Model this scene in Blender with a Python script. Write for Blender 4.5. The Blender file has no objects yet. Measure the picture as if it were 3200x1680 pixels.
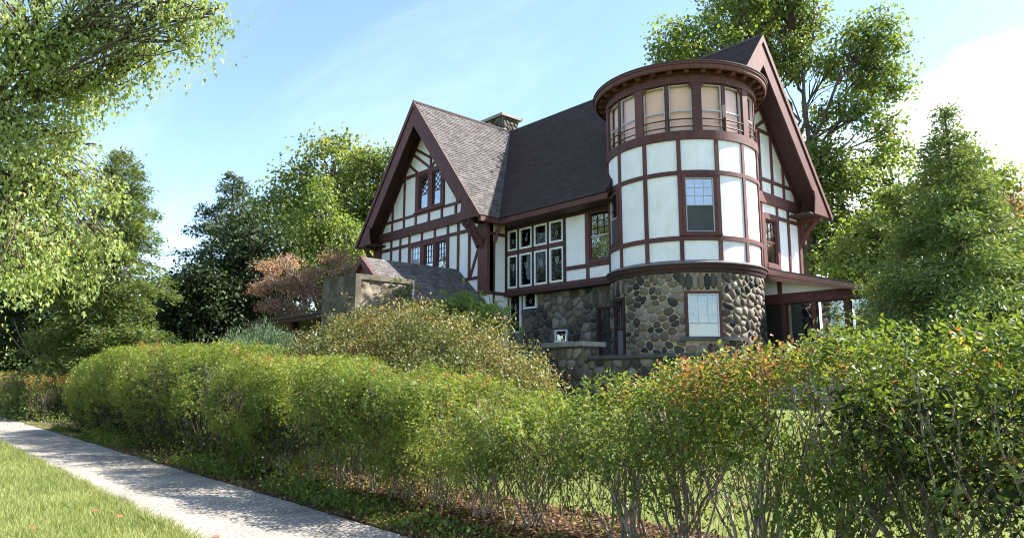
import bpy, math, random
import numpy as np

# ------------------------------------------------------------------ scene, camera, sky, sun, exposure
scene = bpy.context.scene
random.seed(7)
rng = np.random.default_rng(7)
R = math.radians

cam_d = bpy.data.cameras.new("camera")
cam = bpy.data.objects.new("camera", cam_d)
scene.collection.objects.link(cam)
cam.location = (13.076, -19.642, 1.6)
cam.rotation_euler = (R(90 + 8.874), 0, R(137.729 - 90))
cam_d.sensor_width = 36.0
cam_d.lens = 2178.0 / 3200.0 * 36.0
cam_d.clip_end = 3000.0
scene.camera = cam

SUN_AZ, SUN_EL = 57.0, 43.0            # azimuth counted from +X towards +Y
world = bpy.data.worlds.new("World")
scene.world = world
world.use_nodes = True
wn, wl = world.node_tree.nodes, world.node_tree.links
wn.clear()
w_out = wn.new("ShaderNodeOutputWorld")
w_bg = wn.new("ShaderNodeBackground")
w_bg.inputs["Strength"].default_value = 0.10
sky = wn.new("ShaderNodeTexSky")
sky.sky_type = 'NISHITA'
sky.sun_disc = False
sky.sun_elevation = R(SUN_EL)
sky.sun_rotation = R(90 - SUN_AZ)
sky.air_density = 1.0
sky.dust_density = 0.4
sky.ozone_density = 2.0


def wmath(op, a, b=None, c=None):
    n = wn.new("ShaderNodeMath")
    n.operation = op
    for i, v in enumerate((a, b, c)):
        if v is None:
            continue
        if isinstance(v, (int, float)):
            n.inputs[i].default_value = v
        else:
            wl.new(v, n.inputs[i])
    return n.outputs[0]


tc = wn.new("ShaderNodeTexCoord")
sep = wn.new("ShaderNodeSeparateXYZ")
wl.new(tc.outputs["Generated"], sep.inputs[0])
dx, dy, dz = sep.outputs
up = wmath('ADD', wmath('MAXIMUM', dz, 0.0), 0.18)
comb = wn.new("ShaderNodeCombineXYZ")
wl.new(wmath('DIVIDE', dx, up), comb.inputs[0])
wl.new(wmath('DIVIDE', dy, up), comb.inputs[1])


def wnoise(scale, detail, rough, sx, sy, rot, off):
    m = wn.new("ShaderNodeMapping")
    m.inputs["Scale"].default_value = (sx, sy, 1)
    m.inputs["Rotation"].default_value = (0, 0, rot)
    m.inputs["Location"].default_value = off
    wl.new(comb.outputs[0], m.inputs[0])
    n = wn.new("ShaderNodeTexNoise")
    n.inputs["Scale"].default_value = scale
    n.inputs["Detail"].default_value = detail
    n.inputs["Roughness"].default_value = rough
    n.inputs["Distortion"].default_value = 0.6
    wl.new(m.outputs[0], n.inputs["Vector"])
    return n.outputs["Fac"]


def wsmooth(v, lo, hi):
    n = wn.new("ShaderNodeMapRange")
    n.interpolation_type = 'SMOOTHSTEP'
    n.inputs["From Min"].default_value = lo
    n.inputs["From Max"].default_value = hi
    wl.new(v, n.inputs["Value"])
    return n.outputs["Result"]


# thin high cirrus over the whole sky, a solid bank of cloud towards the sun's side
cirrus = wsmooth(wnoise(1.1, 8, 0.62, 0.5, 1.6, R(28), (3.1, 1.7, 0)), 0.44, 0.80)
cirrus = wmath('MULTIPLY', cirrus, 0.13)
side = wmath('ADD', wmath('MULTIPLY', dx, math.cos(R(72))), wmath('MULTIPLY', dy, math.sin(R(72))))
bank = wmath('ADD', wmath('MULTIPLY', side, 1.0), wmath('MULTIPLY', dz, -0.95))
bank = wmath('ADD', bank, wmath('MULTIPLY', wnoise(0.9, 7, 0.6, 1, 1, 0, (0.4, 5.2, 0)), 0.55))
bank = wsmooth(bank, 0.68, 0.80)
cloud = wmath('MINIMUM', wmath('ADD', cirrus, bank), 1.0)
wmix = wn.new("ShaderNodeMix")
wmix.data_type = 'RGBA'
wl.new(cloud, wmix.inputs["Factor"])
wl.new(sky.outputs[0], wmix.inputs["A"])
wmix.inputs["B"].default_value = (8.2, 8.5, 9.0, 1)
wl.new(wmix.outputs["Result"], w_bg.inputs["Color"])
wl.new(w_bg.outputs[0], w_out.inputs[0])

sun_d = bpy.data.lights.new("sun", 'SUN')
sun_d.energy = 5.0
sun_d.angle = R(0.53)
sun_d.color = (1.0, 0.95, 0.87)
sun = bpy.data.objects.new("sun", sun_d)
scene.collection.objects.link(sun)
sun.rotation_euler = (R(90 - SUN_EL), 0, R(SUN_AZ + 90))

vs = scene.view_settings
vs.view_transform = 'Standard'
vs.look = 'None'
vs.exposure = 1.88
vs.gamma = 1.0
vs.use_curve_mapping = False
scene.cycles.max_bounces = 10
scene.cycles.diffuse_bounces = 5
scene.cycles.glossy_bounces = 3
scene.cycles.transmission_bounces = 4
scene.cycles.transparent_max_bounces = 8
scene.cycles.use_adaptive_sampling = True
scene.cycles.adaptive_threshold = 0.01
scene.cycles.filter_width = 1.05

# ------------------------------------------------------------------ helpers
ORIGIN = {}
COL = scene.collection


def empty(name, loc, label, cat, group=None):
    o = bpy.data.objects.new(name, None)
    COL.objects.link(o)
    o.location = loc
    ORIGIN[o.name] = np.array(loc, float)
    tag(o, label, cat, group)
    return o


def tag(o, label=None, cat=None, group=None, kind=None):
    if label:
        o["label"] = label
    if cat:
        o["category"] = cat
    if group:
        o["group"] = group
    if kind:
        o["kind"] = kind
    return o


def link_mesh(name, me, m, parent, origin):
    o = bpy.data.objects.new(name, me)
    COL.objects.link(o)
    if m is not None:
        me.materials.append(m)
    if parent is not None:
        o.parent = parent
        ORIGIN[o.name] = ORIGIN[parent.name]
    else:
        o.location = origin
        ORIGIN[o.name] = np.array(origin, float)
    return o


def obj(name, V, F, m, parent=None, origin=(0, 0, 0), smooth=False, kind=None):
    """verts in world coordinates -> one mesh object"""
    base = ORIGIN[parent.name] if parent is not None else np.array(origin, float)
    V = np.asarray(V, float) - base
    me = bpy.data.meshes.new(name)
    me.from_pydata(V.tolist(), [], [tuple(int(i) for i in f) for f in F])
    if smooth:
        me.polygons.foreach_set("use_smooth", [True] * len(me.polygons))
    me.update()
    o = link_mesh(name, me, m, parent, origin)
    if kind:
        o["kind"] = kind
    return o


def np_obj(name, V, T, m, parent=None, origin=(0, 0, 0), rnd=None, smooth=False, kind=None):
    """fast path: V (n,3), T (m,k) with constant k"""
    base = ORIGIN[parent.name] if parent is not None else np.array(origin, float)
    V = np.ascontiguousarray(np.asarray(V, np.float32) - base.astype(np.float32))
    T = np.ascontiguousarray(np.asarray(T, np.int32))
    me = bpy.data.meshes.new(name)
    k = T.shape[1]
    me.vertices.add(len(V))
    me.vertices.foreach_set("co", V.ravel())
    me.loops.add(T.size)
    me.loops.foreach_set("vertex_index", T.ravel())
    me.polygons.add(len(T))
    me.polygons.foreach_set("loop_start", np.arange(0, T.size, k, dtype=np.int32))
    me.polygons.foreach_set("loop_total", np.full(len(T), k, np.int32))
    if smooth:
        me.polygons.foreach_set("use_smooth", np.ones(len(T), bool))
    if rnd is not None:
        a = me.attributes.new("rnd", 'FLOAT', 'POINT')
        a.data.foreach_set("value", np.ascontiguousarray(rnd, np.float32))
    me.update()
    me.validate()
    o = link_mesh(name, me, m, parent, origin)
    if kind:
        o["kind"] = kind
    return o


class MB:
    """collects several solids of ONE part"""
    def __init__(self):
        self.V, self.F = [], []

    def add(self, V, F):
        n = len(self.V)
        self.V += [tuple(v) for v in V]
        self.F += [tuple(i + n for i in f) for f in F]
        return self

    def box(self, a, b):
        (x0, y0, z0), (x1, y1, z1) = a, b
        return self.add([(x0, y0, z0), (x1, y0, z0), (x1, y1, z0), (x0, y1, z0), (x0, y0, z1), (x1, y0, z1), (x1, y1, z1), (x0, y1, z1)],
                        [(3, 2, 1, 0), (4, 5, 6, 7), (0, 1, 5, 4), (1, 2, 6, 5), (2, 3, 7, 6), (3, 0, 4, 7)])

    def build(self, name, m, parent=None, origin=(0, 0, 0), smooth=False, kind=None):
        return obj(name, self.V, self.F, m, parent, origin, smooth, kind)


def tube(pts, rad, n=6, cap=True):
    pts = np.asarray(pts, float)
    rad = np.broadcast_to(np.asarray(rad, float), (len(pts),))
    t = np.gradient(pts, axis=0)
    t /= np.linalg.norm(t, axis=1)[:, None] + 1e-9
    whole = np.abs(pts[-1] - pts[0])
    ref = np.zeros((1, 3))
    ref[0, int(np.argmin(whole))] = 1.0
    a = np.cross(t, ref)
    a /= np.linalg.norm(a, axis=1)[:, None] + 1e-9
    b = np.cross(t, a)
    an = np.arange(n) / n * 2 * np.pi
    V = pts[:, None, :] + rad[:, None, None] * (np.cos(an)[None, :, None] * a[:, None, :] + np.sin(an)[None, :, None] * b[:, None, :])
    V = V.reshape(-1, 3)
    i = np.arange(len(pts) - 1)[:, None] * n
    j = np.arange(n)[None, :]
    j2 = (j + 1) % n
    F = np.stack([i + j, i + j2, i + n + j2, i + n + j], -1).reshape(-1, 4)
    return V, F


def tubes_obj(name, items, m, parent=None, origin=(0, 0, 0), n=6, kind=None):
    Vs, Fs, c = [], [], 0
    for pts, rad in items:
        V, F = tube(pts, rad, n)
        Vs.append(V)
        Fs.append(F + c)
        c += len(V)
    return np_obj(name, np.concatenate(Vs), np.concatenate(Fs), m, parent, origin, smooth=True, kind=kind)


def clip(poly, a, b, c):
    """keep a*u+b*v<=c"""
    out = []
    n = len(poly)
    for i in range(n):
        p, q = poly[i], poly[(i + 1) % n]
        dp, dq = a * p[0] + b * p[1] - c, a * q[0] + b * q[1] - c
        if dp <= 0:
            out.append(p)
        if (dp < 0 < dq) or (dq < 0 < dp):
            t = dp / (dp - dq)
            out.append((p[0] + (q[0] - p[0]) * t, p[1] + (q[1] - p[1]) * t))
    return out


class Face:
    """a flat wall: u runs along it, d stands proud of it"""
    def __init__(self, o, u, n, hps=()):
        self.o, self.u, self.n, self.hps = np.array(o, float), np.array(u, float), np.array(n, float), list(hps)

    def P(self, a, z, d):
        q = self.o + self.u * a + self.n * d
        return (q[0], q[1], z)

    def poly(self, pts, clipit=True):
        if clipit:
            for h in self.hps:
                pts = clip(pts, *h)
                if len(pts) < 3:
                    return None
        return pts

    def prism(self, pts, d0, d1, clipit=True, inset_top=0.0):
        pts = self.poly(pts, clipit)
        if not pts:
            return None
        n = len(pts)
        V = [self.P(a, z, d0) for a, z in pts] + [self.P(a, z, d1) for a, z in pts]
        F = [tuple(range(n))[::-1], tuple(range(n, 2 * n))] + [(i, (i + 1) % n, n + (i + 1) % n, n + i) for i in range(n)]
        return V, F

    def put(self, name, pts, d0, d1, m, parent, clipit=True):
        r = self.prism(pts, d0, d1, clipit)
        if r is None:
            return None
        return obj(name, r[0], r[1], m, parent)


class Round:
    """the tower's wall: u is degrees round it, d stands proud of radius r"""
    def __init__(self, r):
        self.r = r

    def P(self, a, z, d):
        t = R(a)
        return ((self.r + d) * math.cos(t), (self.r + d) * math.sin(t), z)

    def block(self, a0, a1, z0, z1, d0, d1, step=3.0):
        n = max(1, int(abs(a1 - a0) / step + 0.5))
        V, F = [], []
        for i in range(n + 1):
            a = a0 + (a1 - a0) * i / n
            V += [self.P(a, z0, d0), self.P(a, z0, d1), self.P(a, z1, d1), self.P(a, z1, d0)]
        for i in range(n):
            k = 4 * i
            for j in range(4):
                F.append((k + j, k + (j + 1) % 4, k + 4 + (j + 1) % 4, k + 4 + j))
        F += [(3, 2, 1, 0), (4 * n, 4 * n + 1, 4 * n + 2, 4 * n + 3)]
        return V, F

    def put(self, name, a0, a1, z0, z1, d0, d1, m, parent):
        V, F = self.block(a0, a1, z0, z1, d0, d1)
        return obj(name, V, F, m, parent)


def rect(u0, u1, z0, z1):
    return [(u0, z0), (u1, z0), (u1, z1), (u0, z1)]


def bar2(p, q, w):
    """rectangle along the line p-q, w wide"""
    d = np.array(q, float) - np.array(p, float)
    L = np.linalg.norm(d)
    k = np.array([-d[1], d[0]]) / L * w / 2
    p, q = np.array(p, float), np.array(q, float)
    return [tuple(p - k), tuple(q - k), tuple(q + k), tuple(p + k)]


def lathe(prof, a0=0.0, a1=360.0, n=72, c=(0, 0)):
    V, F = [], []
    full = abs(a1 - a0) >= 360
    m = n if full else n + 1
    k = len(prof)
    for i in range(m):
        t = R(a0 + (a1 - a0) * i / n)
        for r_, z in prof:
            V.append((c[0] + r_ * math.cos(t), c[1] + r_ * math.sin(t), z))
    for i in range(n):
        i2 = (i + 1) % m
        for j in range(k - 1):
            F.append((i * k + j, i2 * k + j, i2 * k + j + 1, i * k + j + 1))
    return V, F


# value noise -------------------------------------------------------
_perm = rng.random(4096)


def vnoise(P, s):
    Q = np.asarray(P, float) * s
    I = np.floor(Q).astype(int)
    f = Q - I
    f = f * f * (3 - 2 * f)
    out = 0
    for a in (0, 1):
        for b in (0, 1):
            for c in (0, 1):
                h = ((I[:, 0] + a) * 73856093 ^ (I[:, 1] + b) * 19349663 ^ (I[:, 2] + c) * 83492791) & 4095
                w = (f[:, 0] if a else 1 - f[:, 0]) * (f[:, 1] if b else 1 - f[:, 1]) * (f[:, 2] if c else 1 - f[:, 2])
                out = out + w * _perm[h]
    return out


def unit(v):
    return v / (np.linalg.norm(v, axis=-1, keepdims=True) + 1e-9)


# ------------------------------------------------------------------ materials
def new_mat(name):
    m = bpy.data.materials.new(name)
    m.use_nodes = True
    nt = m.node_tree
    b = nt.nodes["Principled BSDF"]
    return m, nt, b


def N(nt, kind, **kw):
    n = nt.nodes.new(kind)
    for k, v in kw.items():
        if k in n.inputs:
            n.inputs[k].default_value = v
        else:
            setattr(n, k, v)
    return n


def ramp(nt, stops, fac):
    r = nt.nodes.new("ShaderNodeValToRGB")
    e = r.color_ramp.elements
    while len(e) < len(stops):
        e.new(0.5)
    for el, (p, c) in zip(e, stops):
        el.position = p
        el.color = (*c, 1)
    nt.links.new(fac, r.inputs[0])
    return r.outputs[0]


def mat_noise(name, stops, scale=6.0, rough=0.8, bump=0.2, bscale=40.0, detail=6.0, dist=0.02, spec=0.3, stretch=(1, 1, 1), rand=0.0, coords="Object"):
    m, nt, b = new_mat(name)
    t = N(nt, "ShaderNodeTexCoord")
    mp = N(nt, "ShaderNodeMapping")
    mp.inputs["Scale"].default_value = stretch
    nt.links.new(t.outputs[coords], mp.inputs[0])
    n1 = N(nt, "ShaderNodeTexNoise", Scale=scale, Detail=detail, Roughness=0.6)
    nt.links.new(mp.outputs[0], n1.inputs["Vector"])
    fac = n1.outputs["Fac"]
    if rand > 0:
        oi = N(nt, "ShaderNodeObjectInfo")
        mx = N(nt, "ShaderNodeMix")
        mx.inputs[0].default_value = rand
        nt.links.new(fac, mx.inputs[2])
        nt.links.new(oi.outputs["Random"], mx.inputs[3])
        fac = mx.outputs[0]
    nt.links.new(ramp(nt, stops, fac), b.inputs["Base Color"])
    b.inputs["Roughness"].default_value = rough
    b.inputs["Specular IOR Level"].default_value = spec
    if bump > 0:
        n2 = N(nt, "ShaderNodeTexNoise", Scale=bscale, Detail=5.0, Roughness=0.6)
        nt.links.new(mp.outputs[0], n2.inputs["Vector"])
        bp = N(nt, "ShaderNodeBump", Strength=bump, Distance=dist)
        nt.links.new(n2.outputs["Fac"], bp.inputs["Height"])
        nt.links.new(bp.outputs[0], b.inputs["Normal"])
    return m


def mat_leaf(name, stops, trans=0.35, rough=0.5, tint=(1.25, 1.15, 0.5)):
    m, nt, b = new_mat(name)
    a = N(nt, "ShaderNodeAttribute")
    a.attribute_name = "rnd"
    c = ramp(nt, stops, a.outputs["Fac"])
    nt.links.new(c, b.inputs["Base Color"])
    b.inputs["Roughness"].default_value = rough
    b.inputs["Specular IOR Level"].default_value = 0.25
    tr = N(nt, "ShaderNodeBsdfTranslucent")
    mul = N(nt, "ShaderNodeMix")
    mul.data_type = 'RGBA'
    mul.blend_type = 'MULTIPLY'
    mul.inputs["Factor"].default_value = 1.0
    nt.links.new(c, mul.inputs["A"])
    mul.inputs["B"].default_value = (*tint, 1)
    nt.links.new(mul.outputs["Result"], tr.inputs["Color"])
    ms = N(nt, "ShaderNodeMixShader")
    ms.inputs[0].default_value = trans
    nt.links.new(b.outputs[0], ms.inputs[1])
    nt.links.new(tr.outputs[0], ms.inputs[2])
    nt.links.new(ms.outputs[0], nt.nodes["Material Output"].inputs[0])
    return m


def mat_glass(name, tint=(0.9, 0.95, 1.0), refl=0.16, edge=0.85):
    m, nt, b = new_mat(name)
    tr = N(nt, "ShaderNodeBsdfTransparent")
    tr.inputs[0].default_value = (*tint, 1)
    gl = N(nt, "ShaderNodeBsdfGlossy")
    gl.inputs["Roughness"].default_value = 0.015
    tcn = N(nt, "ShaderNodeTexCoord")
    nz = N(nt, "ShaderNodeTexNoise", Scale=2.2, Detail=2.0)
    nt.links.new(tcn.outputs["Object"], nz.inputs["Vector"])
    bp = N(nt, "ShaderNodeBump", Strength=0.10, Distance=0.05)
    nt.links.new(nz.outputs["Fac"], bp.inputs["Height"])
    nt.links.new(bp.outputs[0], gl.inputs["Normal"])
    lw = N(nt, "ShaderNodeLayerWeight", Blend=0.35)
    mr = N(nt, "ShaderNodeMapRange")
    mr.inputs["To Min"].default_value = refl
    mr.inputs["To Max"].default_value = edge
    nt.links.new(lw.outputs["Fresnel"], mr.inputs["Value"])
    ms = N(nt, "ShaderNodeMixShader")
    nt.links.new(mr.outputs["Result"], ms.inputs[0])
    nt.links.new(tr.outputs[0], ms.inputs[1])
    nt.links.new(gl.outputs[0], ms.inputs[2])
    nt.links.new(ms.outputs[0], nt.nodes["Material Output"].inputs[0])
    return m


M = {}
M['stucco'] = mat_noise("stucco", [(0.30, (0.775, 0.755, 0.745)), (0.55, (0.86, 0.845, 0.86)), (0.8, (0.88, 0.865, 0.88))], scale=1.6, rough=0.9, bump=0.55, bscale=26, dist=0.02, spec=0.15)


def weather(m, amount=.35):
    """faint vertical rain streaks and blotches over a wall colour"""
    nt = m.node_tree
    b = nt.nodes["Principled BSDF"]
    src = b.inputs["Base Color"].links[0].from_socket
    t = N(nt, "ShaderNodeTexCoord")
    mp = N(nt, "ShaderNodeMapping")
    mp.inputs["Scale"].default_value = (5.0, 5.0, .35)
    nt.links.new(t.outputs["Object"], mp.inputs[0])
    n1 = N(nt, "ShaderNodeTexNoise", Scale=2.0, Detail=7.0, Roughness=0.65)
    nt.links.new(mp.outputs[0], n1.inputs["Vector"])
    c = ramp(nt, [(0.34, (0.66, 0.63, 0.57)), (0.50, (1, 1, 1))], n1.outputs["Fac"])
    mx = N(nt, "ShaderNodeMix")
    mx.data_type = 'RGBA'
    mx.blend_type = 'MULTIPLY'
    mx.inputs["Factor"].default_value = amount
    nt.links.new(src, mx.inputs["A"])
    nt.links.new(c, mx.inputs["B"])
    nt.links.new(mx.outputs["Result"], b.inputs["Base Color"])


weather(M['stucco'], .18)
M['stucco_cream'] = mat_noise("stucco_cream", [(0.3, (0.62, 0.56, 0.42)), (0.7, (0.70, 0.64, 0.50))], scale=2, rough=0.9, bump=0.4, bscale=26, spec=0.15)
M['timber'] = mat_noise("timber", [(0.3, (0.075, 0.027, 0.025)), (0.55, (0.115, 0.043, 0.039)), (0.8, (0.15, 0.060, 0.053))], scale=5, rough=0.62, bump=0.35, bscale=30, dist=0.008, stretch=(1, 1, 0.6), rand=0.25)
weather(M['timber'], .55)
M['timber_dark'] = mat_noise("timber_dark", [(0.3, (0.035, 0.016, 0.015)), (0.7, (0.060, 0.028, 0.026))], scale=5, rough=0.6, bump=0.3, bscale=30, dist=0.008)
M['trim_pale'] = mat_noise("trim_pale", [(0.3, (0.20, 0.105, 0.09)), (0.7, (0.26, 0.14, 0.12))], scale=4, rough=0.6, bump=0.15, bscale=25)
M['white_paint'] = mat_noise("white_paint", [(0.3, (0.68, 0.68, 0.68)), (0.7, (0.80, 0.80, 0.80))], scale=9, rough=0.45, bump=0.1, bscale=40)
M['metal'] = mat_noise("grey_metal", [(0.3, (0.42, 0.43, 0.45)), (0.7, (0.52, 0.53, 0.55))], scale=9, rough=0.4, bump=0.0)
M['lead'] = mat_noise("lead_came", [(0.3, (0.05, 0.05, 0.05)), (0.7, (0.08, 0.08, 0.08))], scale=9, rough=0.5, bump=0.0)
M['came_pale'] = mat_noise("pale_came", [(0.3, (0.42, 0.44, 0.42)), (0.7, (0.55, 0.57, 0.55))], scale=9, rough=0.4, bump=0.0)
M['glass'] = mat_glass("glass")
M['glass_dim'] = mat_glass("leaded_glass", tint=(0.35, 0.4, 0.36), refl=0.02, edge=0.10)
M['glass_lantern'] = mat_glass("lantern_glass", tint=(1.0, 0.95, 0.92), refl=0.0, edge=0.12)
M['glass_sky'] = mat_glass("clear_glass", refl=0.30)
M['unlit_interior'] = mat_noise("unlit_interior", [(0.3, (0.020, 0.019, 0.018)), (0.7, (0.035, 0.033, 0.03))], scale=2, rough=0.9, bump=0)  # near black: the rooms' lack of light is put into the colour
M['curtain'] = mat_noise("curtain", [(0.3, (0.55, 0.55, 0.56)), (0.7, (0.68, 0.68, 0.70))], scale=3, rough=0.9, bump=0.5, bscale=14, stretch=(1, 1, 0.05))
M['curtain_grey'] = mat_noise("grey_curtain", [(0.3, (0.20, 0.21, 0.22)), (0.7, (0.32, 0.33, 0.35))], scale=3, rough=0.9, bump=0.5, bscale=14, stretch=(1, 1, 0.05))
M['blind'] = mat_noise("roller_blind", [(0.3, (0.78, 0.60, 0.54)), (0.7, (0.83, 0.66, 0.60))], scale=1.2, rough=0.8, bump=0)
M['screen'] = mat_noise("insect_screen", [(0.3, (0.045, 0.047, 0.05)), (0.7, (0.065, 0.067, 0.07))], scale=4, rough=0.5, bump=0)
M['stone'] = mat_noise("field_stone", [(0.12, (0.030, 0.029, 0.032)), (0.33, (0.064, 0.054, 0.046)), (0.52, (0.115, 0.091, 0.070)), (0.72, (0.175, 0.140, 0.104)), (0.92, (0.27, 0.24, 0.20))], scale=7, rough=0.75, bump=0.7, bscale=22, dist=0.02, rand=0.78)
M['mortar'] = mat_noise("mortar", [(0.3, (0.33, 0.26, 0.18)), (0.7, (0.46, 0.38, 0.28))], scale=5, rough=0.95, bump=0.6, bscale=45)
M['mortar_grey'] = mat_noise("mortar_grey", [(0.3, (0.12, 0.105, 0.085)), (0.7, (0.19, 0.165, 0.135))], scale=5, rough=0.95, bump=0.6, bscale=45)
M['concrete'] = mat_noise("old_concrete", [(0.28, (0.045, 0.037, 0.027)), (0.48, (0.10, 0.083, 0.061)), (0.75, (0.22, 0.19, 0.145))], scale=2.4, rough=0.9, bump=0.5, bscale=30, detail=9)  # stains, with the pier's shaded left side also darkened into the colour
M['capstone'] = mat_noise("cap_stone", [(0.3, (0.19, 0.18, 0.165)), (0.7, (0.31, 0.295, 0.27))], scale=6, rough=0.9, bump=0.6, bscale=30)
M['slate_sill'] = mat_noise("dark_sill", [(0.3, (0.06, 0.06, 0.06)), (0.7, (0.11, 0.11, 0.108))], scale=6, rough=0.8, bump=0.5, bscale=30)
M['flashing'] = mat_noise("flashing", [(0.3, (0.10, 0.09, 0.095)), (0.7, (0.20, 0.17, 0.17))], scale=6, rough=0.45, bump=0.2)
M['bark'] = mat_noise("bark", [(0.3, (0.055, 0.042, 0.032)), (0.7, (0.13, 0.105, 0.085))], scale=9, rough=0.9, bump=0.7, bscale=18, stretch=(1, 1, 0.25))
M['twig'] = mat_noise("brown_twig", [(0.3, (0.045, 0.032, 0.024)), (0.7, (0.11, 0.08, 0.06))], scale=12, rough=0.9, bump=0.0)
M['rough_stone_sunlit'] = mat_noise("rough_stone_sunlit", [(0.28, (0.09, 0.07, 0.05)), (0.5, (0.19, 0.155, 0.115)), (0.78, (0.31, 0.265, 0.21))], scale=4.5, rough=0.9, bump=0.7, bscale=24, detail=9)  # rough stone, paler than the shaft: the pier's sunlit side put into the colour
M['bark_pale'] = mat_noise("pale_bark", [(0.3, (0.19, 0.15, 0.115)), (0.7, (0.42, 0.35, 0.27))], scale=14, rough=0.85, bump=0.5, bscale=30, stretch=(1, 1, 0.25), rand=0.35)


def mat_shingle(name, stops):
    m, nt, b = new_mat(name)
    a = N(nt, "ShaderNodeAttribute")
    a.attribute_name = "rnd"
    t = N(nt, "ShaderNodeTexCoord")
    n1 = N(nt, "ShaderNodeTexNoise", Scale=1.3, Detail=6.0, Roughness=0.65)
    nt.links.new(t.outputs["Object"], n1.inputs["Vector"])
    mx = N(nt, "ShaderNodeMix")
    mx.inputs[0].default_value = 0.5
    nt.links.new(a.outputs["Fac"], mx.inputs[2])
    nt.links.new(n1.outputs["Fac"], mx.inputs[3])
    nt.links.new(ramp(nt, stops, mx.outputs[0]), b.inputs["Base Color"])
    b.inputs["Roughness"].default_value = 0.85
    n2 = N(nt, "ShaderNodeTexNoise", Scale=60.0, Detail=4.0)
    nt.links.new(t.outputs["Object"], n2.inputs["Vector"])
    bp = N(nt, "ShaderNodeBump", Strength=0.4, Distance=0.01)
    nt.links.new(n2.outputs["Fac"], bp.inputs["Height"])
    nt.links.new(bp.outputs[0], b.inputs["Normal"])
    return m


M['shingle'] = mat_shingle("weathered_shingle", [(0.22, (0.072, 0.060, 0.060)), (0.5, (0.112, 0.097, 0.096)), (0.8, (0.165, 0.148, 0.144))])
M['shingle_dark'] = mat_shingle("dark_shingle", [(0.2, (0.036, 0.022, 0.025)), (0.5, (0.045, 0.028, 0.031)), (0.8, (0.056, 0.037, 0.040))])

# ------------------------------------------------------------------ ground, pavement
def ground_z(x, y):
    t = np.clip((np.asarray(y, float) + 11.5) / 6.0, 0, 1)
    return -0.03 + 0.95 * t * t * (3 - 2 * t)


M['ground'] = mat_noise("lawn_ground", [(0.25, (0.10, 0.125, 0.035)), (0.5, (0.14, 0.175, 0.05)), (0.75, (0.20, 0.215, 0.08))], scale=0.9, rough=0.95, bump=0.8, bscale=30, dist=0.05, detail=9, spec=0.1)
M['soil'] = mat_noise("leafy_soil", [(0.25, (0.035, 0.024, 0.016)), (0.5, (0.075, 0.05, 0.033)), (0.75, (0.14, 0.10, 0.07))], scale=7, rough=0.95, bump=0.9, bscale=35, dist=0.03, detail=9, spec=0.1)


def mat_pavement():
    m, nt, b = new_mat("exposed_aggregate")
    t = N(nt, "ShaderNodeTexCoord")
    big = N(nt, "ShaderNodeTexNoise", Scale=0.8, Detail=7.0, Roughness=0.65)
    fine = N(nt, "ShaderNodeTexVoronoi", Scale=75.0)
    sp = N(nt, "ShaderNodeTexNoise", Scale=26.0, Detail=4.0, Roughness=0.7)
    for n in (big, fine, sp):
        nt.links.new(t.outputs["Object"], n.inputs["Vector"])
    c1 = ramp(nt, [(0.3, (0.19, 0.168, 0.14)), (0.5, (0.31, 0.28, 0.238)), (0.75, (0.42, 0.385, 0.325))], big.outputs["Fac"])
    c2 = ramp(nt, [(0.36, (0.22, 0.22, 0.23)), (0.52, (1, 1, 1)), (0.7, (1.3, 1.28, 1.22))], sp.outputs["Fac"])
    mul = N(nt, "ShaderNodeMix")
    mul.data_type = 'RGBA'
    mul.blend_type = 'MULTIPLY'
    mul.inputs["Factor"].default_value = 0.8
    nt.links.new(c1, mul.inputs["A"])
    nt.links.new(c2, mul.inputs["B"])
    nt.links.new(mul.outputs["Result"], b.inputs["Base Color"])
    b.inputs["Roughness"].default_value = 0.9
    b.inputs["Specular IOR Level"].default_value = 0.2
    bp = N(nt, "ShaderNodeBump", Strength=0.6, Distance=0.008)
    nt.links.new(fine.outputs["Distance"], bp.inputs["Height"])
    nt.links.new(bp.outputs[0], b.inputs["Normal"])
    return m


M['pavement'] = mat_pavement()


def sheet(name, xs, ys, m, zf, kind='structure'):
    X, Y = np.meshgrid(xs, ys)
    V = np.stack([X, Y, zf(X, Y)], -1).reshape(-1, 3)
    nx, ny = len(xs), len(ys)
    i = np.arange(ny - 1)[:, None] * nx + np.arange(nx - 1)[None, :]
    F = np.stack([i, i + 1, i + nx + 1, i + nx], -1).reshape(-1, 4)
    return np_obj(name, V, F, m, None, (0, 0, 0), smooth=True, kind=kind)


xs = np.concatenate([np.linspace(-900, -60, 12), np.linspace(-55, 40, 40), np.linspace(50, 900, 10)])
ys = np.concatenate([np.linspace(-900, -40, 8), np.linspace(-35, -13, 12), np.linspace(-12, -4, 22), np.linspace(0, 60, 12), np.linspace(80, 900, 8)])
tag(sheet("ground", xs, ys, M['ground'], ground_z), "green lawn round the house and along the pavement", "ground")
tag(sheet("soil_bed", np.linspace(-34, 16, 120), np.linspace(-15.43, -13.0, 10), M['soil'], lambda x, y: -0.022 + 0.035 * vnoise(np.stack([x.ravel(), y.ravel(), 0 * x.ravel()], -1), 1.7).reshape(x.shape)),
    "brown leafy soil under the hedge", "soil")

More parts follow.
